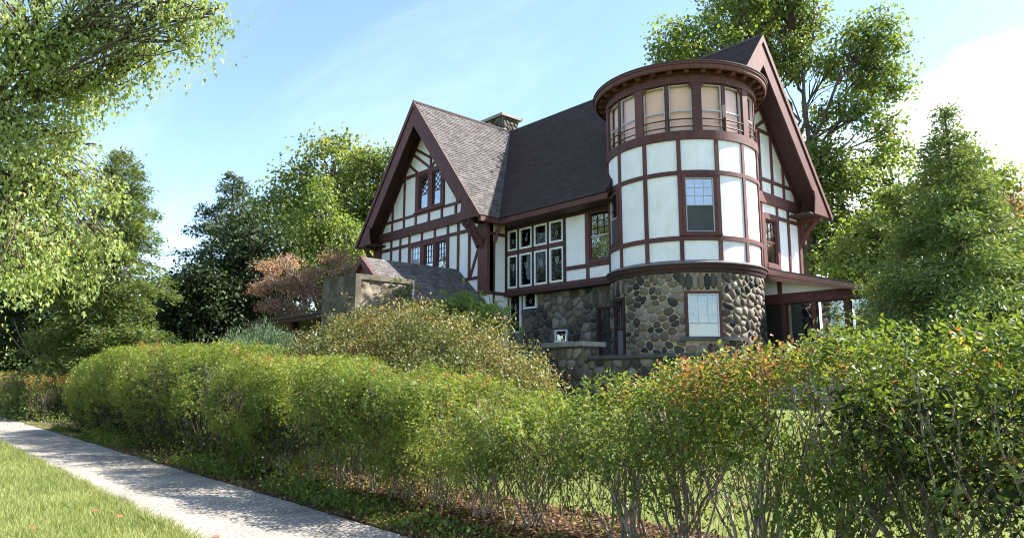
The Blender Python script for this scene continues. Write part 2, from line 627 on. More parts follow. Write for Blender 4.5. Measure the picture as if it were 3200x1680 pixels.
walk = bpy.data.objects.new("pavement", None)
COL.objects.link(walk)
ORIGIN["pavement"] = np.zeros(3)
tag(walk, "pale exposed aggregate pavement beside the hedge", "pavement", kind='structure')
xx = 9.6
k = 0
while xx > -46:
    L = 1.62 + random.uniform(-0.03, 0.03)
    m = MB()
    z = 0.0 + random.uniform(-0.004, 0.004)
    w0, w1 = -17.05 + random.uniform(-.012, .012), -15.40 + random.uniform(-.012, .012)
    a, b = xx - L + 0.028, xx
    e = 0.012
    m.add([(a, w0, -.09), (b, w0, -.09), (b, w1, -.09), (a, w1, -.09), (a, w0, z - e), (b, w0, z - e), (b, w1, z - e), (a, w1, z - e),
           (a + e, w0 + e, z), (b - e, w0 + e, z), (b - e, w1 - e, z), (a + e, w1 - e, z)],
          [(0, 1, 5, 4), (1, 2, 6, 5), (2, 3, 7, 6), (3, 0, 4, 7), (4, 5, 9, 8), (5, 6, 10, 9), (6, 7, 11, 10), (7, 4, 8, 11), (8, 9, 10, 11)])
    m.build("slab", M['pavement'], walk)
    xx -= L
    k += 1

# ------------------------------------------------------------------ the house
house = empty("house", (-5.0, 2.0, 0.9), "white half-timbered house with brown timbers, steep shingled gables and round tower", "house")

ZR, ZE = 13.43, 7.64
YR = 2.23
XC, WC = -11.07, 4.52           # cross gable: ridge x, half span of its roof
YF = -3.45                      # plane of its barge boards
XP = 2.03                       # plane of the end gable's barge boards
EY0, EY1 = -2.46, 6.92          # main eaves
SC = (ZR - ZE) / WC
SM = (ZR - ZE) / (YR - EY0)
YC, YW, XG = -2.6, -1.7, 1.1    # wall planes


def slab(name, quad, th, m, parent):
    """roof slab: top quad plus thickness downwards along its normal"""
    q = np.array(quad, float)
    n = np.cross(q[1] - q[0], q[3] - q[0])
    n /= np.linalg.norm(n)
    if n[2] < 0:
        n = -n
    V = np.concatenate([q, q - n * th])
    return obj(name, V, [(0, 1, 2, 3), (7, 6, 5, 4), (0, 4, 5, 1), (1, 5, 6, 2), (2, 6, 7, 3), (3, 7, 4, 0)], m, parent)


def shingles(parent, o, u, v, nu, nv, expose=0.135, wid=0.20, keep=None, jit=1.0, mt='shingle'):
    """overlapping tabs: o eave corner, u unit along eave (length nu), v unit up slope (length nv)"""
    o, u, v = np.array(o, float), np.array(u, float), np.array(v, float)
    n = np.cross(u, v)
    if n[2] < 0:
        n = -n
    Vs, rn = [], []
    rows = int(nv / expose)
    for r in range(rows):
        s = r * expose
        a = -random.uniform(0, wid)
        while a < nu:
            w = wid * random.uniform(0.7, 1.35)
            a0, a1 = max(a, 0) + 0.004, min(a + w, nu) - 0.004
            a += w
            if a1 - a0 < 0.03:
                continue
            c = o + u * (a0 + a1) / 2 + v * (s + expose / 2)
            if keep is not None and not keep(c):
                continue
            j = random.uniform(-0.014, 0.014) * jit
            th = 0.022 + random.uniform(-0.004, 0.013) * jit
            top = min(s + expose * 1.35, nv)
            p = [o + u * a0 + v * (s + j), o + u * a1 + v * (s + j * 0.6), o + u * a1 + v * top, o + u * a0 + v * top]
            Vs += [p[0] + n * th, p[1] + n * th, p[2] + n * 0.006, p[3] + n * 0.006, p[0] + n * 0.001, p[1] + n * 0.001]
            rn += [random.random()] * 6
    V = np.array(Vs)
    k = len(V) // 6
    b = np.arange(k)[:, None] * 6
    F = np.concatenate([b + np.array([[0, 1, 2, 3]]), b + np.array([[4, 5, 1, 0]])])
    return np_obj("shingles", V, F, M[mt], parent, rnd=np.array(rn), kind='stuff')


roof_m = M['timber_dark']
TH = 0.16
# main roof, front slope
XR1 = -1.25
main_f = slab("roof", [(-15.6, EY0, ZE), (XR1, EY0, ZE), (XR1, YR, ZR), (-15.6, YR, ZR)], TH, roof_m, house)
y_t = 0.35
z_t = ZR - SM * (YR - y_t)
main_t = slab("roof", [(XR1 + 0.003, y_t, z_t), (XP, y_t, z_t), (XP, YR, ZR), (XR1 + 0.003, YR, ZR)], TH, roof_m, house)
main_b = slab("roof", [(-15.6, EY1, ZE), (XP, EY1, ZE), (XP, YR + 0.002, ZR), (-15.6, YR + 0.002, ZR)], TH, roof_m, house)
vm = np.array([0, YR - EY0, ZR - ZE])
LM = np.linalg.norm(vm)
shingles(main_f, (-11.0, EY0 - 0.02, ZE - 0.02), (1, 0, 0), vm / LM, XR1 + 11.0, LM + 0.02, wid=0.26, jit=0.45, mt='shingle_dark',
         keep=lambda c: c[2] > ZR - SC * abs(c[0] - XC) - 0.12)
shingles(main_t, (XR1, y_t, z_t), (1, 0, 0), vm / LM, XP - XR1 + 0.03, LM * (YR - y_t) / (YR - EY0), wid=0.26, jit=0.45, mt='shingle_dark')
# cross gable
crs_r = slab("roof", [(XC + WC, YF, ZE), (XC + WC, 1.9, ZE), (XC, YR - .05, ZR + .004), (XC, YF, ZR + .004)], TH, roof_m, house)
crs_l = slab("roof", [(XC - WC, YF, ZE), (XC - WC, 1.9, ZE), (XC, YR - .05, ZR + .002), (XC, YF, ZR + .002)], TH, roof_m, house)
vc = np.array([-WC, 0, ZR - ZE])
LC = np.linalg.norm(vc)
shingles(crs_r, (XC + WC + 0.02, YF - 0.03, ZE - 0.02), (0, 1, 0), vc / LC, YR - YF, LC + 0.02,
         keep=lambda c: c[2] > ZR - SM * (YR - c[1]) - 0.10)
# ridge caps
MB().add(*tube([(XC, YF - .03, ZR + .02), (XC, YR, ZR + .02)], 0.05, 6)).build("ridge_cap", M['shingle'], house)
MB().add(*tube([(XC, YR, ZR + .02), (XP + .03, YR, ZR + .02)], 0.05, 6)).build("ridge_cap", M['shingle'], house)
# eave fascia and gutter on the main front
MB().box((XC + WC - 0.1, EY0 - 0.01, ZE - 0.24), (XR1 + 0.05, EY0 + 0.05, ZE - 0.05)).build("fascia", M['timber'], house)
MB().box((XC + WC, EY0 + .051, ZE - .26), (XR1 + 0.05, YW, ZE - .22)).build("soffit", M['timber_dark'], house)
MB().box((XC + WC - 0.12, YF + .06, ZE - 0.23), (XC + WC + 0.01, EY0, ZE - 0.04)).build("fascia", M['timber'], house)

# walls (plain backing) ------------------------------------------------
dk = M['unlit_interior']
gable_hp = [(SC, 1, ZR - 0.30 + SC * XC), (-SC, 1, ZR - 0.30 - SC * XC)]
end_hp = [(SM, 1, ZR - 0.30 + SM * YR), (-SM, 1, ZR - 0.30 - SM * YR)]
FA = Face((0, YC, 0), (1, 0, 0), (0, -1, 0), gable_hp)
FM = Face((0, YW, 0), (1, 0, 0), (0, -1, 0))
FE = Face((XG, 0, 0), (0, 1, 0), (1, 0, 0), end_hp)
FS = Face((-6.97, 0, 0), (0, 1, 0), (1, 0, 0))
X0, X1 = -15.17, -6.97


def holes_prism(face, u0, u1, z0, z1, holes, d0, d1, name, m, parent, clipit=True):
    """a wall slab cut up into strips so that window openings stay open"""
    us = sorted({u0, u1, *[h[0] for h in holes], *[h[1] for h in holes]})
    mb = MB()
    for a, b in zip(us[:-1], us[1:]):
        zs = [(z0, z1)]
        for h in holes:
            if h[0] <= a + 1e-6 and h[1] >= b - 1e-6:
                nz = []
                for p, q in zs:
                    if h[2] > p:
                        nz.append((p, min(q, h[2])))
                    if h[3] < q:
                        nz.append((max(p, h[3]), q))
                    if h[3] <= p or h[2] >= q:
                        nz = nz
                zs = [t for t in nz if t[1] - t[0] > 1e-4]
        for p, q in zs:
            r = face.prism(rect(a, b, p, q), d0, d1, clipit)
            if r:
                mb.add(*r)
    return mb.build(name, m, parent)


GW_UP = (-11.72, -10.11, 8.86, 10.36)
GW_LO = [(-12.29, -11.55, 5.9, 7.24), (-11.25, -10.59, 5.9, 7.23), (-10.35, -9.67, 5.9, 7.22)]
holes_prism(FA, X0, X1, 0.8, 13.3, [(-11.72, -11.04, 8.86, 10.36), (-10.73, -10.11, 8.86, 10.36)] + GW_LO, -0.20, -0.03, "wall", M['stucco'], house)

stucco_d, timber_d = 0.0, 0.05
NP = [0]


def panel(face, pts, m=None, parent=None):
    return face.put("stucco_panel", pts, -0.03, stucco_d, m or M['stucco'], parent or house)


def timber(face, pts, d=None, m=None):
    return face.put("timber", pts, -0.028, (timber_d if d is None else d) + random.uniform(-0.004, 0.004), m or M['timber'], house)


def row(face, z0, z1, verts, tw=0.12, skip=(), post=True, m=None, ends=(True, True), tm=None):
    """a row of panels between upright timbers"""
    for i, a in enumerate(verts):
        if post and ((0 < i < len(verts) - 1) or (i == 0 and ends[0]) or (i == len(verts) - 1 and ends[1])):
            timber(face, rect(a - tw / 2, a + tw / 2, z0 - 0.002, z1 + 0.002), m=tm)
    for i in range(len(verts) - 1):
        if i in skip:
            continue
        g = tw / 2 - 0.004
        panel(face, rect(verts[i] + g, verts[i + 1] - g, z0, z1), m)


# --- cross gable face
AV = [-14.75, -13.86, -13.12, -12.40, -11.45, -10.50, -9.58, -8.88, -8.16, -7.50]
row(FA, 7.46, 7.80, AV, skip=(), ends=(False, False))
# lower storey
row(FA, 5.9, 7.33, [-14.75, -13.86, -13.12, -12.40], ends=(False, False))
timber(FA, rect(-12.46, -12.29, 5.9, 7.33))
timber(FA, rect(-11.55, -11.25, 5.9, 7.33))
timber(FA, rect(-10.59, -10.35, 5.9, 7.33))
timber(FA, rect(-9.67, -9.50, 5.9, 7.33))
timber(FA, rect(-12.29, -9.67, 7.23, 7.33))
panel(FA, rect(-9.50, -8.94, 5.5, 7.33))
timber(FA, rect(-8.94, -8.82, 5.6, 7.33))
panel(FA, rect(-8.82, -8.22, 5.50, 7.33))
timber(FA, rect(-8.22, -8.10, 5.50, 7.33))
panel(FA, rect(-8.10, -7.50, 5.50, 7.33))
timber(FA, bar2((-8.08, 5.52), (-7.52, 6.75), 0.10), d=0.06)
timber(FA, rect(-8.4, -7.50, 5.38, 5.50))
panel(FA, rect(-8.5, -7.50, 4.80, 5.38))
panel(FA, rect(-14.8, -9.50, 4.4, 5.9))
timber(FA, rect(X0, -7.5, 7.33, 7.46))
timber(FA, rect(X0, -7.9, 7.80, 8.20), d=0.12)
timber(FA, rect(-7.9, -7.5, 7.80, 8.20), d=0.06)
# attic
row(FA, 8.20, 8.62, [-14.9, -13.83, -12.87, -11.94, -10.96, -10.03, -9.07, -8.1, -7.3], ends=(False, False))
timber(FA, rect(X0, X1, 8.62, 8.73))
row(FA, 8.73, 10.45, [-14.8, -13.82, -12.88, -11.95], ends=(False, False), tw=0.12)
timber(FA, rect(-11.98, -11.72, 8.73, 10.5), d=0.06)
timber(FA, rect(-11.04, -10.73, 8.73, 10.5), d=0.06)
timber(FA, rect(-10.11, -9.88, 8.73, 10.5), d=0.06)
timber(FA, rect(-11.72, -11.04, 8.73, 8.86), d=0.055)
timber(FA, rect(-10.73, -10.11, 8.73, 8.86), d=0.055)
timber(FA, rect(-11.72, -11.04, 10.36, 10.45), d=0.055)
timber(FA, rect(-10.73, -10.11, 10.36, 10.45), d=0.055)
MB().box((-12.0, YC - .12, 8.70), (-9.86, YC - .02, 8.76)).build("sill", M['timber'], house)
row(FA, 8.73, 10.45, [-9.90, -9.0, -8.2], ends=(False, False), tw=0.10)
timber(FA, rect(-13.3, -8.9, 10.45, 10.58), d=0.055)
row(FA, 10.58, 12.9, [-13.0, -10.88, -9.0], ends=(False, False), tw=0.12)
timber(FA, bar2((-12.4, 11.9), (-10.9, 11.05), 0.11), d=0.046)
timber(FA, bar2((-12.6, 11.75), (-10.95, 10.62), 0.11), d=0.044)
timber(FA, bar2((-12.7, 11.2), (-11.85, 10.55), 0.11), d=0.042)
timber(FA, bar2((-9.4, 11.9), (-10.9, 11.05), 0.11), d=0.046)
timber(FA, bar2((-9.2, 11.75), (-10.85, 10.62), 0.11), d=0.044)
# rake timbers along the roof line
timber(FA, [(XC, 13.13), (XC - 4.2, 13.13 - SC * 4.2), (XC - 4.0, 13.13 - SC * 4.2), (XC, 12.88)], d=0.05)
timber(FA, [(XC, 13.13), (XC + 4.2, 13.13 - SC * 4.2), (XC + 4.0, 13.13 - SC * 4.2), (XC, 12.88)], d=0.05)
# corner posts
MB().box((-7.50, YC - 0.14, 4.75), (-6.93, YC + 0.0, 7.9)).build("corner_post", M['timber'], house)
MB().box((-15.21, YC - 0.14, 1.0), (-14.72, YC + 0.0, 7.9)).build("corner_post", M['timber'], house)


def arm(pts, w, name="bracket", mm='timber'):
    """curved bracket: tube of square section"""
    V, F = tube(pts, w * 0.707, 4)
    return obj(name, V, F, M[mm], house)


for xa, s in ((-7.22, 1), (-14.96, -1)):
    arm([(xa, YC - .10, 6.55), (xa, YC - .35, 6.95), (xa, YC - .62, 7.35), (xa, YF + .06, 7.62)], 0.17)
    MB().box((xa - .09, YF + .02, 7.50), (xa + .09, YC - .1, 7.68)).build("bracket", M['timber_dark'], house)
arm([(-7.45, YC - .16, 6.62), (-7.75, YC - .18, 7.15), (-8.35, YC - .2, 7.74)], 0.17)
arm([(-6.9, YC + .2, 6.75), (-6.72, YC + .25, 7.2), (-6.55, YC + .3, 7.45)], 0.13)

# side wall of the cross gable's projection
FS.put("stucco_panel", rect(YC + .0, YW - .08, 4.86, 7.04), -0.03, 0.0, M['stucco'], house)
FS.put("stucco_panel", rect(YC + .0, YW - .08, 7.16, 7.5), -0.03, 0.0, M['stucco_cream'], house)
FS.put("timber", rect(YC, YW, 7.04, 7.16), -0.03, 0.04, M['timber'], house)
FS.put("timber", rect(YC, YW, 4.74, 4.86), -0.03, 0.04, M['timber'], house)
FS.put("timber", rect(YW - .1, YW, 4.86, 7.5), -0.03, 0.036, M['timber_dark'], house)
MB().box((-7.2, YC + .01, 0.8), (-7.003, YW + .1, 7.6)).build("wall", M['stucco'], house)


# barge boards ---------------------------------------------------------
def barge(face, c, half, name_m, d0, d1, sl, sides=(1, -1), zlow=7.60, hps=()):
    for s in sides:
        A = ZR + 0.02
        curve = [(3.22, A - 1.10 - sl * 3.22 + .10), (3.36, 8.45), (3.40, 8.2), (3.36, 7.95), (3.27, zlow + .01)]
        pts = [(0, A), (half + .03, ZE - 0.02), (half + .01, zlow), (3.27, zlow)] + [(u_, z_) for u_, z_ in curve[::-1][1:]] + [(0, A - 1.10)]
        pts = [(c + s * u_, z_) for u_, z_ in pts]
        # split into straight upper board and shaped foot so that each stays convex enough
        n = len(pts)
        V = [face.P(a, z, d0) for a, z in pts] + [face.P(a, z, d1) for a, z in pts]
        F = [tuple(range(n))[::-1], tuple(range(n, 2 * n))] + [(i, (i + 1) % n, n + (i + 1) % n, n + i) for i in range(n)]
        o = obj("barge_board", V, F, M[name_m], house)
        # outer moulding along the top edge
        q = [(c + s * 0, A + .02), (c + s * (half + .05), ZE), (c + s * (half - .04), ZE - .12), (c + s * 0, A - .24)]
        face2 = face.prism(q, d1, d1 + 0.05, False)
        obj("moulding", face2[0], face2[1], M[name_m], o)


FB = Face((0, YF, 0), (1, 0, 0), (0, -1, 0))
barge(FB, XC, WC, 'timber', -0.05, 0.0, SC)
FBE = Face((XP, 0, 0), (0, 1, 0), (1, 0, 0))
# end gable: the whole far side, and the near side down to the tower
barge(FBE, YR, EY1 - YR, 'timber', -0.05, 0.0, SM, sides=(1,))
q = [(YR, ZR + .02), (0.55, ZR + .02 - SM * 1.68), (0.95, ZR - 1.08 - SM * 1.28), (YR, ZR - 1.08)]
r_ = FBE.prism(q, -0.05, 0.0, False)
bb = obj("barge_board", r_[0], r_[1], M['timber'], house)
r_ = FBE.prism([(YR, ZR + .04), (0.55, ZR + .04 - SM * 1.68), (0.66, ZR - .2 - SM * 1.57), (YR, ZR - .22)], 0.0, 0.05, False)
obj("moulding", r_[0], r_[1], M['timber'], bb)
# boxed eave returns behind the barge feet
MB().box((XC + 3.3, YF + .03, 7.60), (XC + WC, YC, 7.66)).build("soffit", M['timber_dark'], house)
MB().box((XC - WC, YF + .03, 7.60), (XC - 3.3, YC, 7.66)).build("soffit", M['timber_dark'], house)
MB().box((XG, 5.2, 7.56), (XP - .05, EY1, 7.62)).build("soffit", M['timber_dark'], house)

# --- main front between cross gable and tower
WX = [-6.93, -6.26, -5.455, -4.65, -3.84]
holes_m = []
for i in range(4):
    a, b = WX[i] + .06, WX[i + 1] - .05
    holes_m += [(a, b, 6.46, 7.27), (a, b, 5.0, 6.28)]
holes_m.append((-2.66, -1.70, 5.58, 7.28))
holes_prism(FM, -6.97, -1.3, 4.84, 7.9, holes_m, -0.2, -0.03, "wall", M['stucco'], house, False)
row(FM, 7.42, 7.85, [-7.0, -6.26, -5.455, -4.65, -3.84, -2.77, -1.3], ends=(True, False), m=M['stucco_cream'], tm=M['timber_dark'])
timber(FM, rect(-6.97, -1.3, 7.28, 7.42), m=M['timber_dark'])
for x in WX:
    timber(FM, rect(x - .055, x + .055, 4.98, 7.28), m=M['timber_dark'])
timber(FM, rect(-6.87, -3.9, 6.28, 6.46), d=0.044)
timber(FM, rect(-6.93, -1.3, 4.84, 4.97), d=0.07)
panel(FM, rect(-3.785, -2.83, 5.50, 7.28))
timber(FM, rect(-2.83, -2.66, 5.36, 7.28))
timber(FM, rect(-3.785, -1.4, 5.36, 5.50), d=0.046)
timber(FM, rect(-2.66, -1.5, 5.50, 5.58), d=0.06)
row(FM, 4.97, 5.36, [-3.84, -2.75, -1.3], ends=(False, False))
MB().box((-6.97, YW - .16, 4.70), (-1.45, YW + .3, 4.84)).build("jetty_beam", M['timber_dark'], house)

# --- end gable wall
holes_prism(FE, -0.5, 6.16, 0.9, 13.0, [(3.44, 4.27, 5.62, 7.25)], -0.2, -0.03, "wall", M['stucco'], house)
timber(FE, rect(1.5, 6.16, 7.80, 8.19), d=0.10)
timber(FE, rect(1.5, 6.16, 8.64, 8.76))
timber(FE, rect(1.5, 6.16, 7.33, 7.46))
row(FE, 8.19, 8.64, [2.6, 3.3, 4.15, 5.03, 5.9, 6.2], ends=(True, False))
row(FE, 8.76, 10.46, [2.6, 3.32, 4.19, 5.03, 6.0], ends=(True, False))
timber(FE, rect(1.5, 5.2, 10.46, 10.58))
panel(FE, rect(1.6, 5.0, 10.58, 12.7))
timber(FE, bar2((3.1, 10.55), (4.3, 11.3), 0.12))
timber(FE, bar2((2.6, 10.8), (4.0, 11.7), 0.12))
timber(FE, [(YR, 13.13), (YR + 4.1, 13.13 - SM * 4.1), (YR + 3.9, 13.13 - SM * 4.1), (YR, 12.88)])
row(FE, 7.46, 7.80, [3.25, 4.40, 5.24, 6.1], ends=(True, False))
timber(FE, rect(3.22, 3.44, 5.46, 7.33))
timber(FE, rect(4.27, 4.46, 5.46, 7.33))
timber(FE, rect(3.44, 4.27, 7.25, 7.33))
timber(FE, rect(3.44, 4.27, 5.46, 5.62), d=0.08)
panel(FE, rect(4.46, 5.16, 5.3, 7.33))
timber(FE, rect(5.16, 5.28, 5.3, 7.33))
panel(FE, rect(5.28, 6.02, 5.3, 7.33))
timber(FE, rect(6.0, 6.18, 5.0, 7.8), d=0.06)
panel(FE, rect(2.2, 3.25, 5.3, 7.8))
# bracket under the back eave
arm([(XG + .05, 6.2, 6.7), (XG + .3, 6.2, 7.1), (XG + .62, 6.2, 7.42), (XP - .1, 6.2, 7.56)], 0.15)
MB().box((XG + .06, 6.12, 6.62), (XG + .2, 6.28, 7.56)).build("bracket", M['timber'], house)
MB().box((XG + .06, 6.1, 7.44), (XP - .08, 6.3, 7.57)).build("bracket", M['timber'], house)
arm([(XG + .2, 6.2, 7.05), (XG + .45, 6.2, 7.48)], 0.09)
# back and left walls, plain
MB().box((-15.1, 5.96, 0.9), (XG - .21, 6.12, 7.8)).build("wall", M['stucco'], house)
MB().box((-15.12, YC + .25, 0.9), (-14.95, 5.95, 7.8)).build("wall", M['stucco'], house)


# ------------------------------------------------------------------ windows
def window(face, u0, u1, z0, z1, fm, gm, fw=0.06, d=-0.04, back=None, backd=-0.16, mullions=(), glass=True, meet=None, grid=None, diamond=None, muntin=0.018, mm=None, parent=None, came=False, meet_m=None, screen=False):
    P_ = lambda pts, a, b: face.prism(pts, a, b, False)
    fr = MB()
    for r4 in (rect(u0, u1, z0, z0 + fw), rect(u0, u1, z1 - fw, z1), rect(u0, u0 + fw, z0 + fw, z1 - fw), rect(u1 - fw, u1, z0 + fw, z1 - fw)):
        fr.add(*P_(r4, d - 0.03, d + 0.045))
    w = fr.build("window", M[fm], parent or house)
    zm = meet if meet else z1
    if meet:
        a = P_(rect(u0 + fw, u1 - fw, zm - .02, zm + .02), d - 0.02, d + 0.035)
        obj("meeting_rail", a[0], a[1], M[meet_m or fm], w)
        a = P_(rect(u0 + fw, u1 - fw, zm + .02, z1 - fw), d - .004, d)
        obj("pane", a[0], a[1], M[gm], w)
        a = P_(rect(u0 + fw, u1 - fw, z0 + fw, zm - .02), d - .004 + .014, d + .014)
        obj("insect_screen" if screen else "pane", a[0], a[1], M['screen' if screen else gm], w)
    else:
        a = P_(rect(u0 + fw, u1 - fw, z0 + fw, z1 - fw), d - .004, d)
        obj("pane", a[0], a[1], M[gm], w)
    lo = zm + .02 if meet else z0 + fw
    if grid:
        nx, nz = grid
        for i in range(1, nx):
            x = u0 + fw + (u1 - u0 - 2 * fw) * i / nx
            a = P_(rect(x - muntin / 2, x + muntin / 2, lo, z1 - fw), d + .002, d + .022)
            obj("muntin", a[0], a[1], M[mm or fm], w)
        for i in range(1, nz):
            z = lo + (z1 - fw - lo) * i / nz
            a = P_(rect(u0 + fw, u1 - fw, z - muntin / 2, z + muntin / 2), d + .002, d + .020)
            obj("muntin", a[0], a[1], M[mm or fm], w)
    if diamond:
        mb = MB()
        W_, H_ = u1 - u0 - 2 * fw, z1 - fw - lo
        sx, sz = W_ / diamond[0], H_ / diamond[1]
        hp = [(-1, 0, -(u0 + fw)), (1, 0, u1 - fw), (0, -1, -lo), (0, 1, z1 - fw)]
        for k in range(-diamond[1], diamond[0] + diamond[1] + 1):
            for s in (1, -1):
                p = (u0 + fw + k * sx, lo if s > 0 else z1 - fw)
                q_ = (p[0] + sx * diamond[1], lo + H_ if s > 0 else lo)
                poly = bar2(p, q_, muntin)
                for h in hp:
                    poly = clip(poly, *h)
                    if len(poly) < 3:
                        break
                if len(poly) >= 3:
                    off = 0.002 if s > 0 else 0.006
                    mb.add(*P_(poly, d + off, d + off + .012))
        mb.build("lead_came", M['lead'], w)
    if came:
        mb = MB()
        uc = (u0 + u1) / 2
        W_, H_ = u1 - u0 - 2 * fw, z1 - z0 - 2 * fw
        dots = 6 if H_ > 1 else 3
        for i in range(dots):
            zz = z0 + fw + H_ * (i + .5) / dots
            for s in (-1, 1):
                c_ = uc + s * W_ * .38
                e_ = 0.014
                mb.add(*P_([(c_, zz - e_ * 1.4), (c_ + e_, zz), (c_, zz + e_ * 1.4), (c_ - e_, zz)], d + .002, d + .006))
        zc = z0 + H_ * (0.68 if H_ > 1 else .55)
        pts = [(-.09, .16), (-.075, .0), (0, -.10), (.075, 0), (.09, .16)] if H_ > 1 else [(-.06, 0), (0, .09), (.06, 0), (0, -.09), (-.06, 0)]
        for (a0, b0), (a1, b1) in zip(pts[:-1], pts[1:]):
            mb.add(*P_(bar2((uc + a0, zc + b0), (uc + a1, zc + b1), 0.012), d + .002, d + .006))
        if H_ > 1:
            mb.add(*P_(bar2((uc, zc - .35), (uc, zc + .16), 0.008), d + .002, d + .0055))
            mb.add(*P_(bar2((uc - .03, zc - .02), (uc - .02, zc + .17), 0.008), d + .002, d + .005))
            mb.add(*P_(bar2((uc + .03, zc - .02), (uc + .02, zc + .17), 0.008), d + .002, d + .005))
        mb.build("lead_came", M['came_pale'], w)
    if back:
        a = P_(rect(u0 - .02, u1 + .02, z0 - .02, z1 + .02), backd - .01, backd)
        obj("curtain" if back in ('curtain', 'blind', 'curtain_grey') else "unlit_room_sheet", a[0], a[1], M[back], w)  # where no curtain hangs, a near-black sheet stands in for the unlit room
    return w


# cross gable, attic pair with diamond panes
window(FA, -11.72, -11.04, 8.86, 10.36, 'timber', 'glass_sky', fw=.05, back='unlit_interior', meet=9.52, diamond=(2, 3), muntin=.02)
window(FA, -10.73, -10.11, 8.86, 10.36, 'timber', 'glass_sky', fw=.05, back='curtain', meet=9.52, diamond=(2, 3), muntin=.02)
# cross gable, three below
window(FA, *GW_LO[0], 'white_paint', 'glass_sky', fw=.03, back='curtain', backd=-.07, grid=(3, 5), mm='metal', muntin=.014)
window(FA, *GW_LO[1], 'timber', 'glass_sky', fw=.04, back='unlit_interior', meet=6.42, grid=(3, 3), mm='lead', muntin=.022)
window(FA, *GW_LO[2], 'timber', 'glass_sky', fw=.04, back='unlit_interior', meet=6.42, grid=(3, 3), mm='lead', muntin=.022)
# leaded stair windows with white frames
for i in range(4):
    a, b = WX[i] + .06, WX[i + 1] - .05
    window(FM, a, b, 6.46, 7.27, 'white_paint', 'glass_dim', fw=.072, d=0.0, back='unlit_interior', came=True)
    window(FM, a, b, 5.0, 6.28, 'white_paint', 'glass_dim', fw=.072, d=0.0, back='unlit_interior', came=True)
window(FM, -2.66, -1.70, 5.58, 7.28, 'timber', 'glass', fw=.05, back='unlit_interior', meet=6.42, grid=(3, 3), mm='timber_dark', muntin=.02, meet_m='metal')
# end gable
window(FE, 3.44, 4.27, 5.62, 7.25, 'timber', 'glass', fw=.05, back='curtain', backd=-.3, meet=6.42, grid=(3, 3), mm='timber_dark', muntin=.02)

# ------------------------------------------------------------------ the tower
TW = Round(2.45)
TS = Round(2.42)
AT = [-133.3, -107.9, -82.5, -57.5, -30.6, -6.8, 18.0]


def tput(name, a0, a1, z0, z1, d0, d1, m, parent=None):
    return TW.put(name, a0, a1, z0, z1, d0, d1, m, parent or house)


tm_ = M['timber']
for z0, z1, d in ((5.66, 5.80, .05), (7.69, 7.82, .05), (8.80, 9.08, .06)):
    V, F = TW.block(-150, 35, z0, z1, -.03, d)
    obj("timber_band", V, F, tm_, house)
HW = 1.45          # half width of an upright in degrees
wins = [(-127.6, -110.6, 5.86, 7.66), (-55.2, -32.6, 5.86, 7.66)]
for (z0, z1) in ((5.03, 5.66), (5.80, 7.69), (7.82, 8.80)):
    for i, a in enumerate(AT):
        tput("timber", a - HW, a + HW, z0 - .004, z1 + .004, -.028, .045 + random.uniform(-.003, .003), tm_)
    for a, b in zip(AT[:-1], AT[1:]):
        mid = (a + b) / 2
        if z0 == 5.80 and (mid < -110 or -55 < mid < -35):
            continue
        tput("stucco_panel", a + HW - .1, b - HW + .1, z0, z1, -.03, 0, M['stucco'])
    tput("stucco_panel", -150, AT[0] - HW, z0, z1, -.03, 0, M['stucco'])
    tput("stucco_panel", AT[-1] + HW, 32, z0, z1, -.03, 0, M['stucco'])
# backing drum: solid apart from the window bays
mb = MB()
for a0, a1, z0, z1 in ((-180, -127.6, 4.7, 9.0), (-110.6, -55.2, 4.7, 9.0), (-32.6, 180, 4.7, 9.0), (-127.6, -110.6, 4.7, 5.86), (-127.6, -110.6, 7.66, 9.0), (-55.2, -32.6, 4.7, 5.86), (-55.2, -32.6, 7.66, 9.0)):
    mb.add(*TW.block(a0, a1, z0, z1, -.2, -.03))
mb.build("tower_drum", M['stucco'], house)


def tface(a0, a1, r):
    """flat face on the chord between two angles"""
    p, q = np.array([r * math.cos(R(a0)), r * math.sin(R(a0)), 0]), np.array([r * math.cos(R(a1)), r * math.sin(R(a1)), 0])
    u = (q - p) / np.linalg.norm(q - p)
    n = np.array([u[1], -u[0], 0])
    return Face(p, u, n), np.linalg.norm(q - p)


f_, L = tface(-55.6, -32.4, 2.47)
for r4 in (rect(-.03, .07, 5.80, 7.69), rect(L - .07, L + .03, 5.80, 7.69), rect(.07, L - .07, 7.60, 7.69), rect(.07, L - .07, 5.80, 5.93)):
    f_.put("casing", r4, -.2, .055, tm_, house, False)
MB().add(*f_.prism(rect(-.12, L + .12, 5.79, 5.85), -.05, .11, False)).build("sill", tm_, house)
window(f_, .07, L - .07, 5.92, 7.60, 'metal', 'glass_sky', fw=.035, d=-.03, back='curtain', backd=-.3, meet=6.75, grid=(3, 3), mm='metal', muntin=.012, screen=True)
f_, L = tface(-128.0, -110.2, 2.47)
for r4 in (rect(-.03, .06, 5.80, 7.69), rect(L - .06, L + .03, 5.80, 7.69), rect(.06, L - .06, 7.60, 7.69), rect(.06, L - .06, 5.80, 5.93)):
    f_.put("casing", r4, -.2, .055, tm_, house, False)
window(f_, .06, L - .06, 5.92, 7.60, 'metal', 'glass', fw=.03, d=-.03, back='unlit_interior', backd=-.3, meet=6.75, grid=(3, 3), mm='timber_dark', muntin=.014, screen=True)

